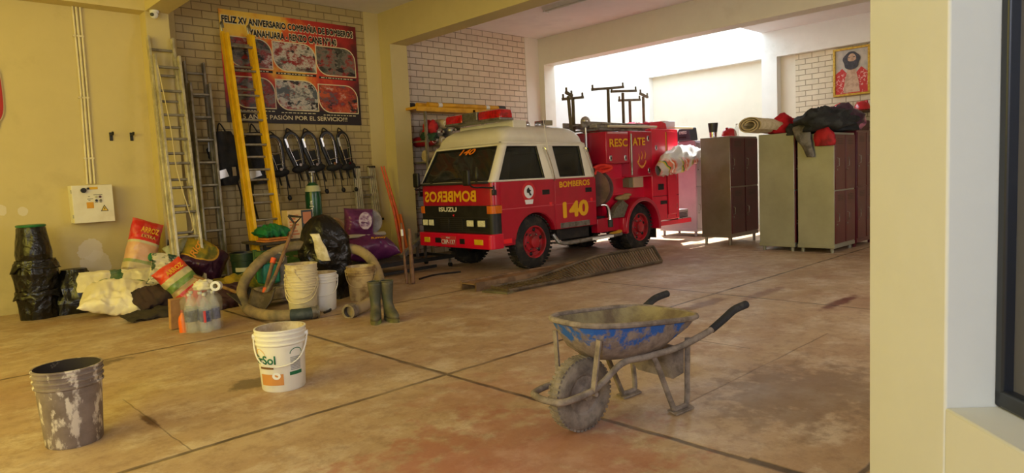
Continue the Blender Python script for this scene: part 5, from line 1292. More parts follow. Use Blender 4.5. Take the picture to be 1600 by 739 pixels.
# ================================================================= SACKS AND BAGS
def sack(name, label, cat, loc, ux, uz, L, Wd, T, m, seed, crumple=.12, ears=1.0, group=None, sag=0.0, nu=72, nv=60, parts=None):
    ux = V(ux).normalized(); uz = V(uz); uz = (uz - ux * uz.dot(ux)).normalized(); uy = uz.cross(ux)
    R = Matrix((ux, uy, uz)).transposed()
    t = thing(name, label, cat, loc, 0, group, R.to_euler())
    mb = MB().use(m)
    def fn(u, v):
        a = 2 * PI * u; c, s = math.cos(a), math.sin(a)
        e = max(0, math.sin(PI * v)) ** .55
        w_ = Wd / 2 * (1 - .10 * e * ears)
        th = T / 2 * max(.03, e)
        y = w_ * math.copysign(abs(c) ** (.55 if e > .3 else .8), c); z = th * math.copysign(abs(s) ** .75, s)
        x = L * (v - .5)
        n = fbm((x * 5 / max(L, .3), y * 5, z * 4), 1.2, seed); n2 = nz((x * 14, y * 14, z * 8), 1, seed + 3)
        rd = 1 - 2 * abs(nz((x * 9 + y * 4, y * 9 - x * 3, z * 6), 1, seed + 5)); rd2 = 1 - 2 * abs(nz((x * 17 - y * 6, y * 15, z * 9), 1, seed + 6))
        z += (crumple * (n * .5 + n2 * .12) + (.10 + crumple * .3) * (rd * .35 + rd2 * .2)) * T * (.35 + .65 * e); y += crumple * n * .18 * Wd; x += crumple * nz((y * 6, z * 6, x * 3), 1, seed + 9) * .12 * L
        z -= sag * (2 * v - 1) ** 2
        return V(x, y, z)
    grid(mb, fn, nu, nv, True); mb.build('sack_body', parent=t, ang=180)
    return t
def bands(name, axis, stops, rough=.4, wob=.03, scale=6):
    m, nt, b = new_mat(name); vec = coords(nt); sp = nd(nt, 'ShaderNodeSeparateXYZ'); nt.links.new(vec, sp.inputs[0])
    v = math_(nt, 'ADD', sp.outputs[axis], math_(nt, 'MULTIPLY', math_(nt, 'SUBTRACT', noise_fac(nt, vec, scale, 0, 1, 4), .5), wob * 2))
    r = nd(nt, 'ShaderNodeMapRange'); r.inputs['From Min'].default_value = -.5; r.inputs['From Max'].default_value = .5; nt.links.new(v, r.inputs[0])
    cr = nd(nt, 'ShaderNodeValToRGB'); cr.color_ramp.interpolation = 'CONSTANT'; e = cr.color_ramp.elements
    e[0].position = 0; e[0].color = stops[0][1]; e[1].position = max(.001, stops[1][0] + .5); e[1].color = stops[1][1]
    for p, c in stops[2:]: q = e.new(p + .5); q.color = c
    nt.links.new(r.outputs[0], cr.inputs[0])
    nt.links.new(mixc(nt, math_(nt, 'MULTIPLY', noise_fac(nt, vec, 14, .45, .8), .3), cr.outputs[0], S(230, 214, 180)), b.inputs['Base Color']); b.inputs['Roughness'].default_value = rough
    return m
BBAG, nt, b = new_mat('black_bin_plastic'); b.inputs['Base Color'].default_value = S(17, 16, 15); b.inputs['Roughness'].default_value = .24
vec = coords(nt); n_ = nd(nt, 'ShaderNodeTexNoise'); n_.inputs['Scale'].default_value = 9; n_.inputs['Detail'].default_value = 6; n_.inputs['Distortion'].default_value = 1.2; nt.links.new(vec, n_.inputs['Vector']); bump(nt, b, n_.outputs['Fac'], .6, .03)
def binbag(name, label, loc, prof, seed, amp=.14, group=None, squash=1.0, rim=None):
    t = thing(name, label, 'bag', loc, seed * .7, group)
    mb = MB().use(BBAG); H = prof[-1][1]
    def fn(u, v):
        z = v * H; r = prof[0][0]
        for (ra, za), (rb, zb) in zip(prof, prof[1:]):
            if za <= z <= zb: r = ra + (rb - ra) * (z - za) / max(1e-5, zb - za); break
        a = 2 * PI * u; q = V(math.cos(a) * 1.5, math.sin(a) * 1.5, z * 4)
        k = 1 + amp * (.8 * nz(q * .9, 1, seed) + .5 * (1 - 2 * abs(nz((q.x * 1.6 + .7 * q.z, q.y * 1.6, q.z * .7), 1, seed))) + .28 * (1 - 2 * abs(nz((q.x * 3.2, q.y * 3.2 - q.z, q.z * 1.6), 1, seed + 4))) - .2)
        if v > .93: k = 1 + (k - 1) * .5
        return V(r * k * math.cos(a), r * k * math.sin(a) * squash, z)
    grid(mb, fn, 90, 80, True)
    n = 90; top = [fn(i / n, 1) for i in range(n)]
    if rim: mb.add(top, [tuple(range(n))])
    else: mb.add(top + [V(0, 0, H * .97)], [(i, (i + 1) % n, n) for i in range(n)])
    mb.build('plastic_film', parent=t, ang=180)
    if rim: MB().use(rim).tube([p + V(0, 0, -.005) for p in top], .013, 8, closed=True).build('rim', parent=t, label='green rim'); MB().use(rim).lathe([(.135, H + .004), (.001, H + .012)], seg=24).build('lid', parent=t, label='green lid')
    return t
GLID = mat('green_bin_rim', S(22, 110, 64), rough=.4)
binbag('wrapped_bin', 'green rimmed bin wrapped in black plastic on top of the bag stack', (1.235, 8.6, .62), [(.195, 0), (.2, .06), (.178, .2), (.15, .36)], 2, .08, None, .8, GLID)
binbag('bin_bag', 'large black bin bag under the green rimmed bin', (1.235, 8.56, 0), [(.17, 0), (.18, .08), (.19, .3), (.205, .48), (.18, .62)], 5, .14, None, .85)
binbag('bin_bag', 'lower black bin bag beside the white sack', (1.58, 8.64, 0), [(.24, 0), (.25, .12), (.22, .28), (.14, .42), (.12, .47)], 9, .22, None, .85)
for par, zz, rr0, sd in ((bpy.data.objects['bin_bag'], .60, .19, 3), (bpy.data.objects['bin_bag'], .30, .2, 8)):
    mb = MB().use(BBAG)
    def fn(u, v, zz=zz, rr0=rr0, sd=sd):
        a = 2 * PI * u; f = .5 + .5 * nz((math.cos(a) * 1.8, math.sin(a) * 1.8, 3), 1, sd)
        r = rr0 + (.01 + .085 * f * f) * v + .012 * nz((a * 4, v * 3, 1), 1, sd); return V(r * math.cos(a), r * math.sin(a) * .87, zz - (.03 + .11 * f) * v + .02 * nz((math.cos(a) * 3, math.sin(a) * 3, v * 2), 1, sd + 2))
    grid(mb, fn, 80, 8, True); mb.build('plastic_flap', parent=par, solid=.003, ang=180)
WSK = bands('white_woven_sack', 1, [(-.5, S(226, 214, 176)), (-.22, S(118, 140, 84)), (-.17, S(232, 222, 190)), (.25, S(236, 228, 200))], .55, .02)
s_ = sack('white_sack', 'fat white woven sack with a green stripe on the floor', 'sack', (1.92, 7.98, .15), (-.9, .35, .18), (.1, -.45, 1), .82, .58, .27, WSK, 12, .32)
o = sack('white_sack', 'empty white sack with a green print folded over the fat sack', 'sack', (1.92, 8.26, .33), (-1, .2, .05), (.12, -.55, .9), .75, .38, .07, bands('white_sack_print', 0, [(-.5, S(230, 220, 186)), (-.05, S(40, 90, 60)), (.08, S(230, 220, 186))], .55, .05, 9), 17, .8)
RDM = bands('red_printed_sack', 0, [(-.5, S(206, 34, 34)), (-.22, S(150, 130, 92)), (-.19, S(206, 186, 140)), (-.12, S(150, 160, 90)), (-.08, S(222, 170, 130)), (.12, S(206, 196, 150)), (.15, S(214, 44, 36))], .35, .012)
rs = sack('red_sack', 'red printed sack standing upright against the left wall', 'sack', (2.27, 8.68, .54), (.36, .22, 1), (.2, -1, .3), .84, .36, .24, RDM, 22, .1)
text('ARROZ', (.25, .10, .108), (0, -1, 0), (1, 0, 0), .2, .07, YEL, rs, depth=.014, fat=.03)
text('EXTRA', (.19, .08, .115), (0, -1, 0), (1, 0, 0), .16, .035, mat('pale_orange_print', S(236, 190, 110)), rs, depth=.012, bold=.01)
MB().use(mat('leaf_print', S(50, 130, 60))).ball((-.02, -.07, .128), (.05, .035, .012)).build('leaf_print', parent=rs)
r2 = sack('red_sack', 'red printed sack slumped on the floor behind the bottles', 'sack', (2.40, 7.62, .23), (-.5, .3, .8), (-.1, -1, .5), .62, .36, .26, bands('red_printed_sack_low', 0, [(-.5, S(206, 34, 34)), (-.02, S(190, 160, 110)), (.03, S(120, 150, 70)), (.1, S(196, 186, 140)), (.17, S(214, 60, 36))], .35, .015), 28, .16)
text('ARROZ', (.19, .10, .112), (0, -1, 0), (1, 0, 0), .2, .055, YEL, r2, depth=.014, fat=.03)
PPM, nt, b = new_mat('purple_feed_bag_print'); vec = coords(nt)
mp = nd(nt, 'ShaderNodeMapping'); mp.inputs['Location'].default_value = (-.6, .3, 0); mp.inputs['Scale'].default_value = (4.6, 6.5, 0); nt.links.new(vec, mp.inputs[0])
ln = nd(nt, 'ShaderNodeVectorMath', operation='LENGTH'); nt.links.new(mp.outputs[0], ln.inputs[0])
inn = math_(nt, 'LESS_THAN', ln.outputs['Value'], 1.0); rim_ = math_(nt, 'LESS_THAN', ln.outputs['Value'], 1.1)
pic = mixc(nt, noise_fac(nt, vec, 9, .4, .6), S(110, 110, 40), S(170, 140, 40))
nt.links.new(mixc(nt, inn, mixc(nt, rim_, mixc(nt, noise_fac(nt, vec, 12, .5, .8), S(62, 26, 50), S(92, 60, 74)), S(210, 160, 50)), pic), b.inputs['Base Color']); b.inputs['Roughness'].default_value = .3
pb = sack('feed_bag', 'purple and yellow feed bag propped against the pale ladder', 'bag', (2.84, 8.28, .45), (-.78, .1, .55), (.12, -.85, .5), .52, .46, .26, PPM, 33, .14)
text('Ricocan', (.05, -.15, .125), (0, 1, 0), (-1, 0, 0), .3, .07, mat('orange_print', S(240, 160, 50)), pb, depth=.01, bold=.02) if False else text('Rico', (.12, .12, .108), (0, -1, 0), (1, 0, 0), .24, .085, mat('orange_print', S(240, 160, 50)), pb, depth=.016, fat=.03, shear=.2)
sack('paper_flap', 'pale folded bag mouth above the purple feed bag', 'paper', (2.66, 8.4, .62), (.8, .1, .3), (.2, -.5, .8), .4, .2, .05, mat('pale_green_paper', S(176, 178, 150), S(150, 150, 120), 8, rough=.6), 36, .5)
sack('feed_bag', 'yellow and green feed bag lying flat in front of the green tub', 'bag', (3.05, 7.75, .13), (1, -.1, .05), (-.05, -.5, 1), .62, .42, .2, mat('yellow_green_print', S(176, 146, 36), S(84, 96, 40), 7, .42, .62, rough=.35), 41, .25)
sack('feed_bag', 'dark purple bag crumpled on the floor behind the bottles', 'bag', (2.78, 7.35, .1), (1, .15, .1), (-.1, -.6, 1), .5, .36, .18, mat('dark_purple_film', S(52, 26, 46), S(90, 62, 70), 8, .5, .75, rough=.3), 43, .35)
BRN = mat('dark_brown_cloth', S(62, 44, 36), S(44, 34, 30), 7, rough=.9)
sack('folded_cloth', 'dark brown cloth folded between the white and red sacks', 'cloth', (2.18, 7.72, .17), (1, .1, .15), (-.1, -.6, 1), .55, .3, .14, BRN, 47, .5)
sack('folded_cloth', 'flat dark olive cloth spread on the floor in front of the red sack', 'cloth', (2.08, 7.42, .035), (1, .05, 0), (0, -.1, 1), .66, .34, .06, mat('dark_olive_cloth', S(58, 50, 36), S(44, 38, 28), 7, rough=.9), 49, .5)
sack('paper_bag', 'crumpled white and green bag on top of the brown cloth', 'bag', (2.28, 7.95, .42), (.3, .1, 1), (-.2, -1, .2), .34, .26, .12, mat('white_green_print', S(206, 198, 170), S(44, 70, 56), 7, .54, .6, rough=.4), 53, .5)
sack('tarp', 'dark sheet leaning behind the upright red sack', 'tarp', (2.62, 8.78, .35), (.15, .1, 1), (.3, -1, .2), .66, .12, .08, mat('dark_tarp', S(40, 40, 36), rough=.7), 57, .3)

# water bottles, shrink wrapped
LBL = mat('navy_bottle_label', S(46, 56, 96), S(96, 104, 136), 30, rough=.3)
w0 = thing('water_bottle', 'front middle water bottle with navy label in the wrapped six pack', 'bottle', (2.09, 6.17, 0), 0, 'wrapped water bottles')
MB().use(CLEAR).lathe([(.001, .004), (.042, 0), (.05, .012), (.048, .05), (.051, .06), (.051, .21), (.047, .23), (.03, .285), (.015, .31), (.015, .335), (.001, .335)], seg=24).build('bottle_body', parent=w0)
MB().use(LBL).lathe([(.0518, .1), (.0522, .105), (.0522, .195), (.0518, .2)], seg=24).build('label_wrap', parent=w0)
MB().use(mat('blue_cap', S(206, 206, 200), rough=.4)).cyl((0, 0, .33), (0, 0, .352), .018, 14).build('cap', parent=w0)
tw = math.atan2(-6.17, -2.09)
MB().use(mat('red_label_panel', S(206, 44, 40))).add([V(.0528 * math.cos(tw - .35 + .05 * k), .0528 * math.sin(tw - .35 + .05 * k), z) for k in range(9) for z in (.095, .2)], [(2 * k, 2 * k + 2, 2 * k + 3, 2 * k + 1) for k in range(8)]).build('red_panel', parent=w0)
for i, (x, y, lab) in enumerate(((2.19, 6.24, 'front right water bottle of the wrapped pack'), (2.0, 6.28, 'front left water bottle of the wrapped pack, beside the orange bottle'), (2.10, 6.30, 'centre water bottle of the wrapped pack, behind the front one'), (2.2, 6.35, 'rear right water bottle of the wrapped pack'), (2.06, 6.41, 'rear left water bottle of the wrapped pack'))):
    q_ = dup(w0, (x, y, 0), rz=.5 * i, label=lab)
    for c_ in list(q_.children):
        if c_.name.startswith('red_panel'): bpy.data.objects.remove(c_)
FILM, nt, b = new_mat('clear_wrap_film'); b.inputs['Base Color'].default_value = S(236, 236, 226); b.inputs['Alpha'].default_value = .07; b.inputs['Roughness'].default_value = .15
def fn(u, v):
    a = 2 * PI * u; z = .01 + .40 * v; k = 1 if v < .7 else 1 - .75 * (v - .7) / .3
    r = (.17 + .008 * math.cos(6 * a) + .012 * nz((math.cos(a) * 3, math.sin(a) * 3, z * 8), 1, 3)) * (k ** .8)
    return V(2.1 + r * math.cos(a), 6.285 + r * math.sin(a), z)
o = grid(MB(), fn, 40, 20, True).build('shrink_film', FILM, solid=.0015, ang=180); tag(o, 'clear plastic film wrapped around the water bottles', 'plastic film')
drape('paper', 'crumpled white paper on top of the water bottles', 'paper', (2.16, 6.36, .39), (.09, .07, .06), mat('white_paper', S(230, 222, 190), rough=.8), 71, .4)
roll = MB().use(WHT).lathe([(.022, 0), (.045, 0), (.045, .1), (.022, .1), (.022, 0)], (2.27, 6.32, .38), (-.5, -.8, .1), 20).build('tape_roll'); tag(roll, 'white roll with a dark core on top of the water bottles', 'roll')
ob = thing('orange_bottle', 'small orange bottle beside the water bottle pack', 'bottle', (1.955, 6.36, 0))
MB().use(mat('orange_plastic', S(244, 110, 30), rough=.35)).lathe([(.001, 0), (.036, 0), (.038, .1), (.03, .14), (.014, .165), (.012, .18), (.001, .18)], seg=18).build('bottle_body', parent=ob)
MB().use(mat('red_cap_small', S(170, 40, 30))).cyl((0, 0, .178), (0, 0, .2), .014, 10).build('cap', parent=ob)
CRD = mat('brown_cardboard', S(178, 134, 84), S(160, 118, 72), 8, rough=.85)
cbx = MB().use(CRD).box((0, 0, .15), (.14, .05, .28), (.12, 0, .1)).build('cardboard_piece', loc=(1.97, 6.54, 0), bev=.004); tag(cbx, 'upright brown cardboard piece behind the orange bottle', 'cardboard')

# ================================================================= TABLE, BOX, TUB, TOOLS
tb = thing('work_table', 'low dark table holding the cardboard box behind the hose', 'table', (3.95, 8.35, 0))
MB().use(mat('dark_table_top', S(60, 52, 42), S(80, 70, 54), 6, rough=.7)).span((-.5, -.3, .555), (.45, .3, .585)).build('tabletop', parent=tb, bev=.004)
for sx in (-.44, .4):
    for sy in (-.26, .26): MB().use(BLACK).bar((sx, sy, 0), (sx, sy, .555), .03, .03).build('leg', parent=tb)
MB().use(BLACK).bar((-.44, -.26, .5), (.4, -.26, .5), .02, .05).build('apron', parent=tb)
cbd = thing('cardboard_box', 'printed cardboard box standing on the dark table', 'box', (4.08, 8.33, .585), -.12)
MB().use(mat('printed_carton', S(214, 186, 140), S(200, 168, 120), 7, rough=.8)).span((-.16, -.11, 0), (.17, .12, .37)).build('carton', parent=cbd, bev=.005)
MB().use(mat('navy_carton_print', S(50, 58, 70))).span((.02, -.113, .02), (.172, -.109, .365)).build('printed_panel', parent=cbd)
MB().use(mat('terracotta_print', S(196, 124, 88))).prism([(.04, .2), (.095, .14), (.15, .2), (.15, .34), (.04, .34)], .003, (0, -.113, 0)).build('shield_print', parent=cbd)
for k in range(7): MB().use(mat('orange_line_print', S(206, 120, 70))).span((-.14, -.113, .05 + k * .04), (-.02 - .02 * (k % 3), -.109, .07 + k * .04)).build('line_print', parent=cbd)
GTP = mat('green_tarpaulin', S(24, 120, 66), S(16, 92, 52), 6, rough=.5)
sack('tarp', 'folded green tarpaulin on the left end of the table', 'tarp', (3.68, 8.25, .70), (1, .1, .08), (0, -.1, 1), .38, .34, .17, GTP, 61, .45)
for i, (z, dx) in enumerate(((.595, 0), (.622, .03))):
    o = MB().use(mat('orange_board', S(206, 126, 54), S(180, 104, 44), 8, rough=.7)).box((0, 0, 0), (.34, .26, .022), (0, 0, .1 * i)).build('board', loc=(3.68 + dx, 8.2, z + .003), bev=.003); tag(o, ['orange board on the table, the lower of two under the tarpaulin', 'orange board on the table, the upper of two under the tarpaulin'][i], 'board', 'orange boards')
gtb = bucket('dark green tub with a white label behind the hose loop', (3.24, 8.05, .16), .2, h=.34, r0=.15, r1=.165, m=mat('dark_green_tub', S(30, 52, 34), S(22, 40, 28), 5, rough=.45), inner=BLACK, handle=False, ridges=1, name='tub')
MB().use(mat('pale_tub_label', S(186, 180, 150))).add([V(.161 * math.cos(a), .161 * math.sin(a), z) for a in [-2.35 - .6 + .1 * k for k in range(13)] for z in (.12, .17)], [(2 * k, 2 * k + 2, 2 * k + 3, 2 * k + 1) for k in range(12)]).build('label', parent=gtb)
o = MB().use(mat('grey_block', S(96, 86, 70), S(80, 70, 56), 8, rough=.9)).box((0, 0, .08), (.4, .3, .16)).build('concrete_block', loc=(3.24, 8.05, 0), bev=.01); tag(o, 'grey block under the dark green tub', 'block')
# green crate behind the hose
gc = thing('crate', 'green slatted crate standing behind the hose loop', 'crate', (3.42, 7.5, 0))
GCR = mat('green_crate_plastic', S(74, 104, 62), S(56, 84, 50), 6, rough=.6)
for z in (.06, .17, .28, .39, .5):
    for a, b_ in (((-.22, -.16), (.22, -.16)), ((-.22, .16), (.22, .16)), ((-.22, -.16), (-.22, .16)), ((.22, -.16), (.22, .16))): MB().use(GCR).bar((a[0], a[1], z), (b_[0], b_[1], z), .015, .06).build('slat', parent=gc)
for x in (-.22, .22):
    for y in (-.16, .16): MB().use(GCR).bar((x, y, 0), (x, y, .55), .035, .035).build('corner_post', parent=gc)
MB().use(GCR).span((-.22, -.16, .02), (.22, .16, .04)).build('floor_panel', parent=gc)
# engine pump: teal tank and grey elbow
pm = thing('engine_pump', 'small engine pump with a teal tank and grey pipe elbow', 'pump', (3.08, 6.98, 0))
MB().use(mat('teal_tank', S(30, 130, 104), S(22, 104, 84), 6, rough=.45)).span((-.13, -.1, .24), (.06, .1, .46)).build('tank', parent=pm, bev=.025)
MB().use(mat('dusty_grey_pipe', S(150, 142, 124), S(120, 112, 96), 8, rough=.8)).tube([(.12, .0, .16), (.12, 0, .42), (.1, -.04, .49), (.04, -.12, .51)], .062, 14, smooth=5).build('elbow_pipe', parent=pm)
MB().use(BLACK).cyl((.045, -.113, .509), (.035, -.128, .511), .045, 20).build('pipe_mouth', parent=pm)
MB().use(CEM).span((-.17, -.13, .06), (.2, .13, .2)).build('engine_block', parent=pm, bev=.02)
for s in (-.13, .13): MB().use(CEM).tube([(-.22, s, .0), (-.22, s, .05), (.24, s, .05), (.24, s, .0)], .014, 8).build('skid', parent=pm)
# tools
sv = thing('shovel', 'steel shovel with a wooden shaft leaning beside the white buckets', 'shovel', (2.80, 6.5, 0))
WOOD = mat('worn_wood_handle', S(136, 100, 70), S(100, 74, 52), 9, rough=.7)
pa, pb_ = V(0, 0, .16), V(.50, .3, .86)
MB().use(WOOD).cyl(pa, pb_, .018, 10).build('shaft', parent=sv)
MB().use(BLACK).tube([pb_ + V(-.04, .05, .09), pb_ + V(0, 0, .0), pb_ + V(.06, -.04, .07), pb_ + V(-.04, .05, .09)], .014, 8).build('grip', parent=sv)
mb = MB().use(mat('rusty_blade', S(74, 62, 52), S(100, 86, 70), 9, rough=.6, metal=.4))
def fn(u, v):
    x = (u - .5); w_ = .13 * (1 - .55 * max(0, v - .5) * 2 * abs(x) * 2); return V(x * 2 * w_ * .62 + .11 * (1 - v) - .13, x * 2 * w_ * -.72 - .03 * v, .22 - .20 * v + .05 * (4 * x * x) * (1 - v))
grid(mb, fn, 9, 9); mb.build('blade', parent=sv, solid=.006)
MB().use(STEEL).cyl((-.02, 0, .18), pa + (pb_ - pa) * .28, .022, 10).build('socket', parent=sv)
dgs = thing('spade', 'dark flat spade lying behind the hose loop', 'spade', (2.72, 6.75, 0), .5)
grid(MB().use(mat('dark_blade', S(60, 56, 48), S(84, 74, 60), 6, rough=.7)), lambda u, v: V((u - .5) * .34, (v - .5) * .24, .20 - .18 * (1 - v) + .03 * (2 * u - 1) ** 2 ), 10, 8).build('blade', parent=dgs, solid=.006)
MB().use(WOOD).cyl((0, .12, .2), (.10, .75, .36), .017, 10).build('shaft', parent=dgs)
ht = thing('hammer', 'long handled hammer with orange collars leaning inside the hose loop', 'hammer', (2.77, 6.62, 0))
a_, b_ = V(0, 0, .02), V(.24, .12, .52)
MB().use(BLACK).cyl(a_, a_.lerp(b_, .36), .014, 10).build('shaft', parent=ht)
MB().use(WOOD).cyl(a_.lerp(b_, .36), b_, .02, 10).build('wooden_grip', parent=ht)
for f in (.38, .96): MB().use(mat('orange_collar', S(236, 96, 50), rough=.5)).cyl(a_.lerp(b_, f - .05), a_.lerp(b_, f + .05), .028, 12).build('orange_collar', parent=ht)
MB().use(STEEL).box((0, 0, .03), (.12, .05, .05), (0, 0, .4)).build('head', parent=ht, bev=.008)

# buckets by the pump
DW = mat('dirty_white_bucket', S(216, 202, 164), S(170, 146, 104), 5, .5, .72, rough=.6)
bk = bucket('bottom bucket of the dirty white nested stack', (2.99, 5.97 + .14, 0), -.75, m=DW, h=.36, r0=.128, r1=.148, inner=MUDW, ridges=2, group='nested white buckets')
labs = ['second bucket up in the dirty white nested stack', 'third bucket up in the dirty white nested stack', 'top bucket of the dirty white nested stack']
for i in range(3): dup(bk, (2.99 + .004 * i, 6.11, .05 * (i + 1)), rz=-.75 + .7 * i, label=labs[i])
bucket('cleaner white bucket behind the nested stack', (3.26, 6.22, 0), -.4, m=WPL, h=.38, r0=.13, r1=.15, inner=MUDW)
bucket('muddy bucket under the falling end of the hose', (3.80, 6.36, 0), -.6, m=mat('muddy_bucket', S(190, 164, 112), S(140, 112, 70), 7, rough=.7), h=.37, r0=.128, r1=.148, inner=MUDW)
# black sheeted pump with its thick suction hose
mb = MB().use(BBAG)
def fn(u, v):
    a = 2 * PI * u; z = .94 * (1 - v); r = .29 * min(1, (v * 3.2) ** .5) * (1 - .22 * v)
    q = V(math.cos(a) * 1.3, math.sin(a) * 1.3, z * 3); k = 1 + .24 * (fbm(q, 1.0, 77) + .5 * abs(nz(q * 2.4, 1, 4)))
    return V(r * k * math.cos(a) * 1.05 - .07 * (1 - v), r * k * math.sin(a) * .95, z)
pt = thing('sheeted_pump', 'tall bundle covered in black plastic behind the white buckets', 'bundle', (3.72, 6.86, 0))
grid(mb, fn, 40, 40, True).build('black_sheet', parent=pt, ang=180)
o = ribbon('white_strip', None, None, [(-.25, -.16, .74), (-.24, -.2, .66), (-.22, -.22, .56), (-.19, -.22, .44)], [.1, .09, .13, .14], (.65, -.76, 0), mat('white_film_strip', S(226, 216, 190), S(200, 186, 150), 12, rough=.5), .02, 5); o.parent = pt; o['label'] = 'white film strip'
HOS = mat('dusty_rubber_hose', S(160, 138, 100), S(104, 94, 76), 5, .42, .66, rough=.85, bmp=.4, bscale=20)
hs = [(3.50, 6.82, .60), (3.36, 6.9, .615), (3.18, 6.92, .59), (2.98, 6.9, .52), (2.80, 6.88, .38), (2.70, 6.86, .22), (2.655, 6.70, .10), (2.62, 6.42, .058), (2.66, 6.12, .055), (2.76, 5.98, .055), (2.87, 5.90, .055), (2.97, 5.87, .055)]
ho = thing('suction_hose', 'thick dusty hose looping left from the black bundle to the floor', 'hose', (2.62, 6.4, 0))
HM = MB(Matrix.Translation((-2.62, -6.4, 0))); sp_ = spline([V(p) for p in hs], 8)
def ribs(mb, pts, r, every=1):
    return mb.tube(pts, [r * (1 + .035 * ((i % 2) * 2 - 1)) for i in range(len(pts))], 14)
ribs(HM.use(HOS), sp_[:-14], .053).build('hose_body', parent=ho)
MB(Matrix.Translation((-2.62, -6.4, 0))).use(mat('blue_black_sleeve', S(44, 56, 62), S(70, 78, 78), 9, rough=.6)).tube(sp_[-15:], .056, 14).build('dark_sleeve', parent=ho, label='dark blue sleeve')
e0 = sp_[-1]; ed = (sp_[-1] - sp_[-3]).normalized()
MB(Matrix.Translation((-2.62, -6.4, 0))).use(STEEL).lathe([(.05, -.02), (.062, -.02), (.062, .015), (.055, .015), (.055, .03), (.066, .03), (.066, .045), (.045, .045), (.045, -.01)], e0, ed, 20).build('coupling', parent=ho, label='steel coupling')
h2 = [(3.88, 6.75, .54), (3.97, 6.62, .50), (4.02, 6.48, .40), (3.98, 6.3, .27), (3.84, 6.05, .15), (3.62, 5.82, .09), (3.40, 5.68, .065), (3.22, 5.6, .06)]
ho2 = thing('suction_hose', 'thick dusty hose falling right from the black bundle to the floor', 'hose', (3.5, 6, 0))
HM = MB(Matrix.Translation((-3.5, -6, 0))); sp_ = spline([V(p) for p in h2], 8); ribs(HM.use(HOS), sp_, .055).build('hose_body', parent=ho2)
MB(Matrix.Translation((-3.5, -6, 0))).use(CEM).lathe([(.05, -.03), (.07, -.03), (.072, .05), (.05, .05)], sp_[-1], sp_[-1] - sp_[-3], 18).build('coupling', parent=ho2, label='muddy coupling')
o = MB().use(BLACK).tube([(3.35, 6.28, .012), (3.12, 5.93, .012), (3.02, 5.86, .014)], .012, 8).build('cable'); o.location = (.12, .12, 0); tag(o, 'thin black cable lying on the floor by the nested buckets', 'cable')
# boots
BOT = mat('muddy_green_boot', S(66, 68, 52), S(108, 96, 70), 7, .45, .68, rough=.6)
SOL = mat('green_boot_sole', S(120, 130, 60), S(96, 90, 54), 8, rough=.8)
def boot(label, loc, rz):
    t = thing('rubber_boot', label, 'boot', loc, rz, 'rubber boots')
    rings = []
    for (z, xc, rx, ry) in ((.03, .045, .128, .045), (.06, .045, .128, .048), (.085, .03, .108, .046), (.11, .005, .075, .044), (.15, -.018, .055, .043), (.2, -.025, .052, .045), (.27, -.026, .056, .052), (.33, -.024, .06, .058), (.36, -.022, .062, .06)):
        rings.append([V(xc + rx * math.cos(a), ry * math.sin(a) * (1 if z > .12 else (1 - .2 * math.cos(a) * 0)), z) for a in [2 * PI * k / 20 for k in range(20)]])
    b_ = MB().use(BOT); b_.loft(rings, True, False); b_.add(rings[0], [tuple(range(20))]); b_.build('boot_shaft', parent=t, solid=.006, ang=60)
    MB().use(BOT).tube([p for p in rings[-1]], .007, 6, closed=True).build('top_rim', parent=t)
    MB().use(SOL).loft([[V(.045 + .134 * math.cos(a), .051 * math.sin(a), z) for a in [2 * PI * k / 24 for k in range(24)]] for z in (0, .012, .034)]).build('sole', parent=t)
    return t
b0 = boot('muddy rubber boot, the one nearer the muddy hose end', (3.25, 5.22, 0), -2.2)
dup(b0, (3.36, 5.17, 0), rz=-1.75, label='muddy rubber boot standing on the right of the pair')
# purple bags
PUR = mat('purple_pet_food_bag', S(84, 30, 78), S(104, 46, 94), 5, rough=.32)
p1 = sack('feed_bag', 'shiny purple bag lying at the bottom of the purple pile', 'bag', (4.93, 8.0, .365), (1, -.06, 0), (0, -.45, .9), .80, .40, .34, PUR, 81, .05)
MB().use(mat('grey_silver_band', S(176, 166, 150), rough=.4)).span((-.30, .06, .15), (.28, .12, .185)).build('pale_band', parent=p1, bev=.01)
text('Rimay', (-.02, -.08, .165), (1, 0, 0), (0, 1, 0), .24, .07, YEL, p1, depth=.02, fat=.015, shear=.3)
p2 = sack('feed_bag', 'purple bag with a silver print standing on the purple pile', 'bag', (4.86, 8.1, .72), (.12, .1, 1), (-.25, -1, .15), .40, .42, .28, PUR, 85, .06)
MB().use(mat('silver_print', S(190, 170, 180), S(120, 70, 110), 14, rough=.4)).prism([(.12 * math.cos(t), .09 * math.sin(t)) for t in [2 * PI * k / 20 for k in range(20)]], .02, (.02, -.05, .135), (1, 0, 0), (0, 1, 0)).build('silver_print', parent=p2)
o = MB().use(mat('silver_tub', S(176, 168, 156), S(150, 140, 128), 8, rough=.4)).lathe([(.001, 0), (.17, 0), (.175, .02), (.16, .12), (.15, .16), (.001, .16)], (0, 0, 0), (.5, .6, .1), 30).build('drum', loc=(5.06, 8.14, .72)); tag(o, 'round silver drum end behind the upper purple bag', 'drum')
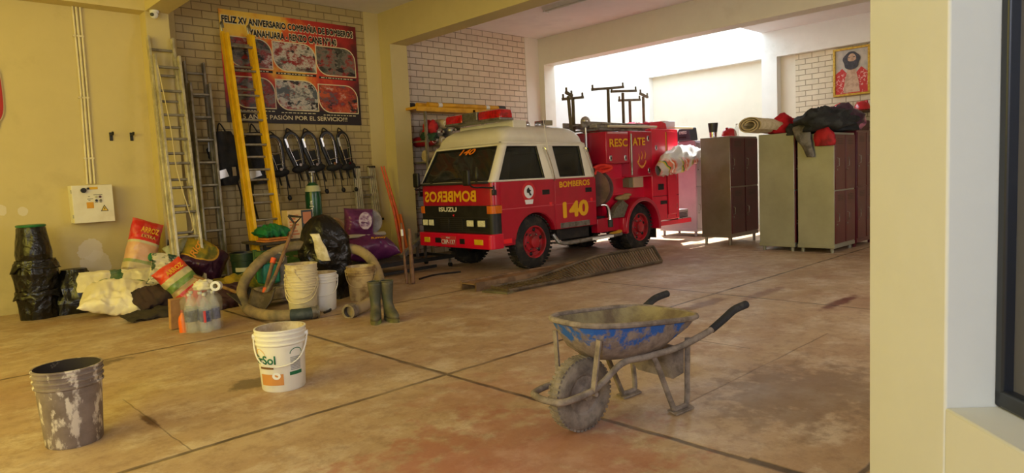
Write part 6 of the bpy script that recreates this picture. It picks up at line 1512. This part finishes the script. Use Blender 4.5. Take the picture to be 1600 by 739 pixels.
# dark metal trolley carrying them
tr_ = thing('trolley', 'low black metal trolley under the purple bags and beside the truck', 'trolley', (5.15, 7.93, -.05))
for y in (-.32, .3): MB().use(BLACK).bar((-.85, y, .2), (.95, y, .2), .04, .05).build('rail', parent=tr_)
for x in (-.85, -.4, .05, .5, .95): MB().use(BLACK).bar((x, -.32, .2), (x, .3, .2), .04, .04).build('cross_bar', parent=tr_)
MB().use(mat('dark_board', S(58, 46, 36), rough=.8)).span((-.8, -.3, .222), (.4, .3, .24)).build('deck_board', parent=tr_)
for x in (-.8, .9):
    for y in (-.3, .28):
        MB().use(STEEL).bar((x, y, .08), (x, y, .2), .03, .03).build('leg', parent=tr_)
        MB().use(BLACK).cyl((x - .02, y, .08), (x + .02, y, .08), .03, 14).build('caster', parent=tr_)
MB().use(BLACK).bar((-.85, -.36, .08), (.6, -.36, .1), .03, .04).build('lower_rail', parent=tr_)
for x in (.62, .76): MB().use(STEEL).bar((x, .1, .2), (x, .1, .55), .035, .035).build('upright', parent=tr_)
MB().use(STEEL).bar((.2, -.1, .26), (.8, .12, .52), .06, .06).build('brace', parent=tr_)
o = MB().use(BLACK).tube([(0, 0, .012), (.35, .12, .012), (.7, .02, .012)], .012, 6, smooth=5).build('cable', loc=(5.0, 6.95, 0)); tag(o, 'dark cable lying on the floor right of the wooden stakes', 'cable')
# wooden stakes
for i, (px, py, dx, lab) in enumerate(((4.70, 6.80, -.02, 'wooden stake with a pale band, the left one of the pair'), (4.745, 6.74, .03, 'thicker wooden stake on the right of the pair'))):
    t = thing('wooden_stake', lab, 'stake', (px, py, 0), 0, 'wooden stakes')
    MB().use(WOOD).lathe([(.001, 0), (.03 if i else .02, .01), (.024 if i else .017, .35), (.02 if i else .015, .68 if i else .76), (.001, .685 if i else .765)], (0, 0, 0), (dx * .6, .03, .76), 10).build('shaft', parent=t)
    if not i: MB().use(WHT).lathe([(.0172, .60), (.0172, .68)], (0, 0, 0), (dx * .6, .03, .76), 10).build('pale_band', parent=t, label='pale band')
# orange poles against the pillar
for i, (dx, lab) in enumerate(((0, 'orange pole leaning on the pillar, the left one'), (.05, 'orange pole leaning on the pillar, the right one'))):
    t = thing('orange_pole', lab, 'pole', (6.06 + dx, 8.85, .0), 0, 'orange poles')
    MB().use(mat('orange_pole_paint', S(232, 96, 30), S(200, 80, 26), 8, rough=.5)).tube([(0, 0, .1), (-.05, .08, .8), (-.16, .2, 1.52)], [.022, .022, .012], 8).build('shaft', parent=t)
    MB().use(mat('orange_webbing', S(244, 120, 40), rough=.7)).tube([(.03, -.03, .18), (-.0, .0, .55), (-.02, .03, .75)], .02, 6).build('webbing', parent=t)
    MB().use(BLACK).cyl((0, 0, 0), (0, 0, .12), .024, 10).build('foot', parent=t)

# ================================================================= RACK BEHIND THE TRUCK
rk = thing('storage_rack', 'tall steel storage rack with a yellow top against the back wall', 'rack', (7.3, 8.95, 0))
RKM = mat('grey_rack_steel', S(150, 142, 122), S(122, 114, 96), 8, rough=.5, metal=.4)
YRK = mat('yellow_rack_paint', S(226, 170, 40), S(206, 150, 34), 6, rough=.45)
for x in (-.72, .93):
    for y in (-.22, .26): MB().use(RKM).bar((x, y, 0), (x, y, 2.4), .04, .04).build('upright', parent=rk)
for z in (.35, .8, 1.2, 1.56, 1.9):
    MB().use(RKM).span((-.72, -.22, z - .012), (.93, .26, z + .012)).build('shelf_board', parent=rk)
    MB().use(RKM).bar((-.72, -.23, z), (.93, -.23, z), .02, .045).build('shelf_edge', parent=rk)
MB().use(YRK).span((-.9, -.24, 2.40), (1.1, .28, 2.44)).build('top_tray', parent=rk)
for x in (.28, 1.05): MB().use(YRK).bar((x, -.24, 2.2), (x, -.24, 2.42), .05, .05).build('yellow_post', parent=rk)
MB().use(YRK).bar((-.9, -.25, 2.40), (1.1, -.25, 2.40), .03, .07).build('front_rail', parent=rk)
for i, (y, z, x0, x1, lab) in enumerate(((-.14, 2.485, -.6, .95, 'long yellow tube at the front of the rack top'), (.02, 2.49, -.7, .8, 'long yellow tube in the middle of the rack top'), (.16, 2.50, -.85, .7, 'dark tube at the back of the rack top'))):
    t = thing('long_tube', lab, 'tube', (7.3, 8.95 + y, z), 0, 'tubes on the rack top')
    MB().use(YRK if i < 2 else BLACK).cyl((x0, 0, 0), (x1, .0, 0), .042, 14).build('tube_body', parent=t)
    MB().use(BLACK).cyl((x1, 0, 0), (x1 + .16, 0, 0), .048, 14).build('end_cap', parent=t)
    for xx in (x0 + .2, x1 - .3): MB().use(WHT).cyl((xx, 0, 0), (xx + .08, 0, 0), .0435, 14).build('pale_band', parent=t)
CYL_M = [mat('cream_cylinder', S(196, 176, 130), S(176, 154, 110), 6, rough=.4), mat('steel_cylinder', S(170, 164, 150), S(140, 134, 120), 6, rough=.3, metal=.5), mat('red_cylinder', S(150, 24, 40), rough=.4), mat('olive_cylinder', S(84, 84, 60), rough=.5)]
def aircyl(label, loc, k, r=.085):
    t = thing('air_cylinder', label, 'gas cylinder', loc, 0, 'air cylinders on the rack')
    MB().use(CYL_M[k]).lathe([(.001, -.33), (r, -.3), (r, .1), (r * .8, .16), (.03, .19), (.001, .19)], (0, 0, 0), (0, -1, 0), 22).build('cylinder_body', parent=t)
    MB().use(WHT if k != 1 else STEEL).lathe([(r * 1.01, .06), (r * .86, .14), (r * .5, .182), (.001, .195)], (0, 0, 0), (0, -1, 0), 22).build('shoulder', parent=t)
    MB().use(CHR).cyl((0, -.19, 0), (0, -.25, 0), .022, 10).build('valve', parent=t)
# top row of the cylinder pile, resting on shelf 1.9 boards
def rkp(px, py): q = PY(px, py, 8.66); return q.x, q.z
spots = [rkp(698, 193) + (0, 'cream air cylinder lying on top of the pile on the upper shelf'), rkp(690, 206) + (1, 'steel air cylinder at the left of the pile middle row'), rkp(709, 203) + (1, 'steel air cylinder at the right of the pile middle row'),
         rkp(694, 219) + (0, 'cream air cylinder at the bottom left of the pile'), rkp(711, 217) + (1, 'steel air cylinder at the bottom right of the pile'), rkp(722, 195) + (3, 'olive air cylinder beside the light bar on the upper shelf'), rkp(680, 219) + (2, 'red air cylinder at the bottom left end of the pile'),
         (6.96, 1.659, 1, 'steel air cylinder at the left of the second shelf'), (7.15, 1.659, 0, 'cream air cylinder in the middle of the second shelf'), (7.36, 1.659, 1, 'steel air cylinder at the right of the second shelf')]
for x, z, k, lab in spots: aircyl(lab, (x, 8.86, z), k)
drape('jacket', 'red jacket stuffed on the top shelf at the left of the rack', 'jacket', (6.72, 8.8, 2.09), (.10, .14, .13), mat('red_jacket', S(190, 34, 40), S(150, 24, 30), 6, rough=.8), 91, .4)
drape('cloth', 'green cloth on the second shelf at the left of the rack', 'cloth', (6.70, 8.82, 1.95), (.12, .16, .10), mat('green_cloth', S(40, 70, 46), S(30, 54, 36), 6, rough=.8), 93, .4)
rl = thing('hose_reel', 'cream spool lying on the middle shelf at the left of the rack', 'spool', (6.74, 8.8, 1.66))
MB().use(CYL_M[0]).lathe([(.001, -.16), (.09, -.16), (.09, -.14), (.075, -.135), (.075, .135), (.09, .14), (.09, .16), (.001, .16)], (0, 0, 0), (1, 0, 0), 24).build('spool_body', parent=rl)
JUNK = mat('dark_equipment', S(46, 42, 38), S(90, 82, 70), 9, .45, .75, rough=.6)
for i, (x, z, s, lab) in enumerate(((7.05, 1.27, (.14, .18, .1), 'dark equipment bundle on the middle shelf behind the windshield'), (7.4, 1.27, (.16, .18, .1), 'dark equipment bundle at the right of the middle shelf'), (6.8, .9, (.16, .18, .11), 'dark equipment bundle at the left of the low shelf'), (7.3, .9, (.2, .18, .12), 'dark equipment bundle at the right of the low shelf'), (6.95, .45, (.2, .18, .11), 'dark equipment bundle on the bottom shelf'))):
    drape('equipment_bundle', lab, 'equipment', (x, 8.85, z - .02), s, JUNK, 100 + i, .5, 9)
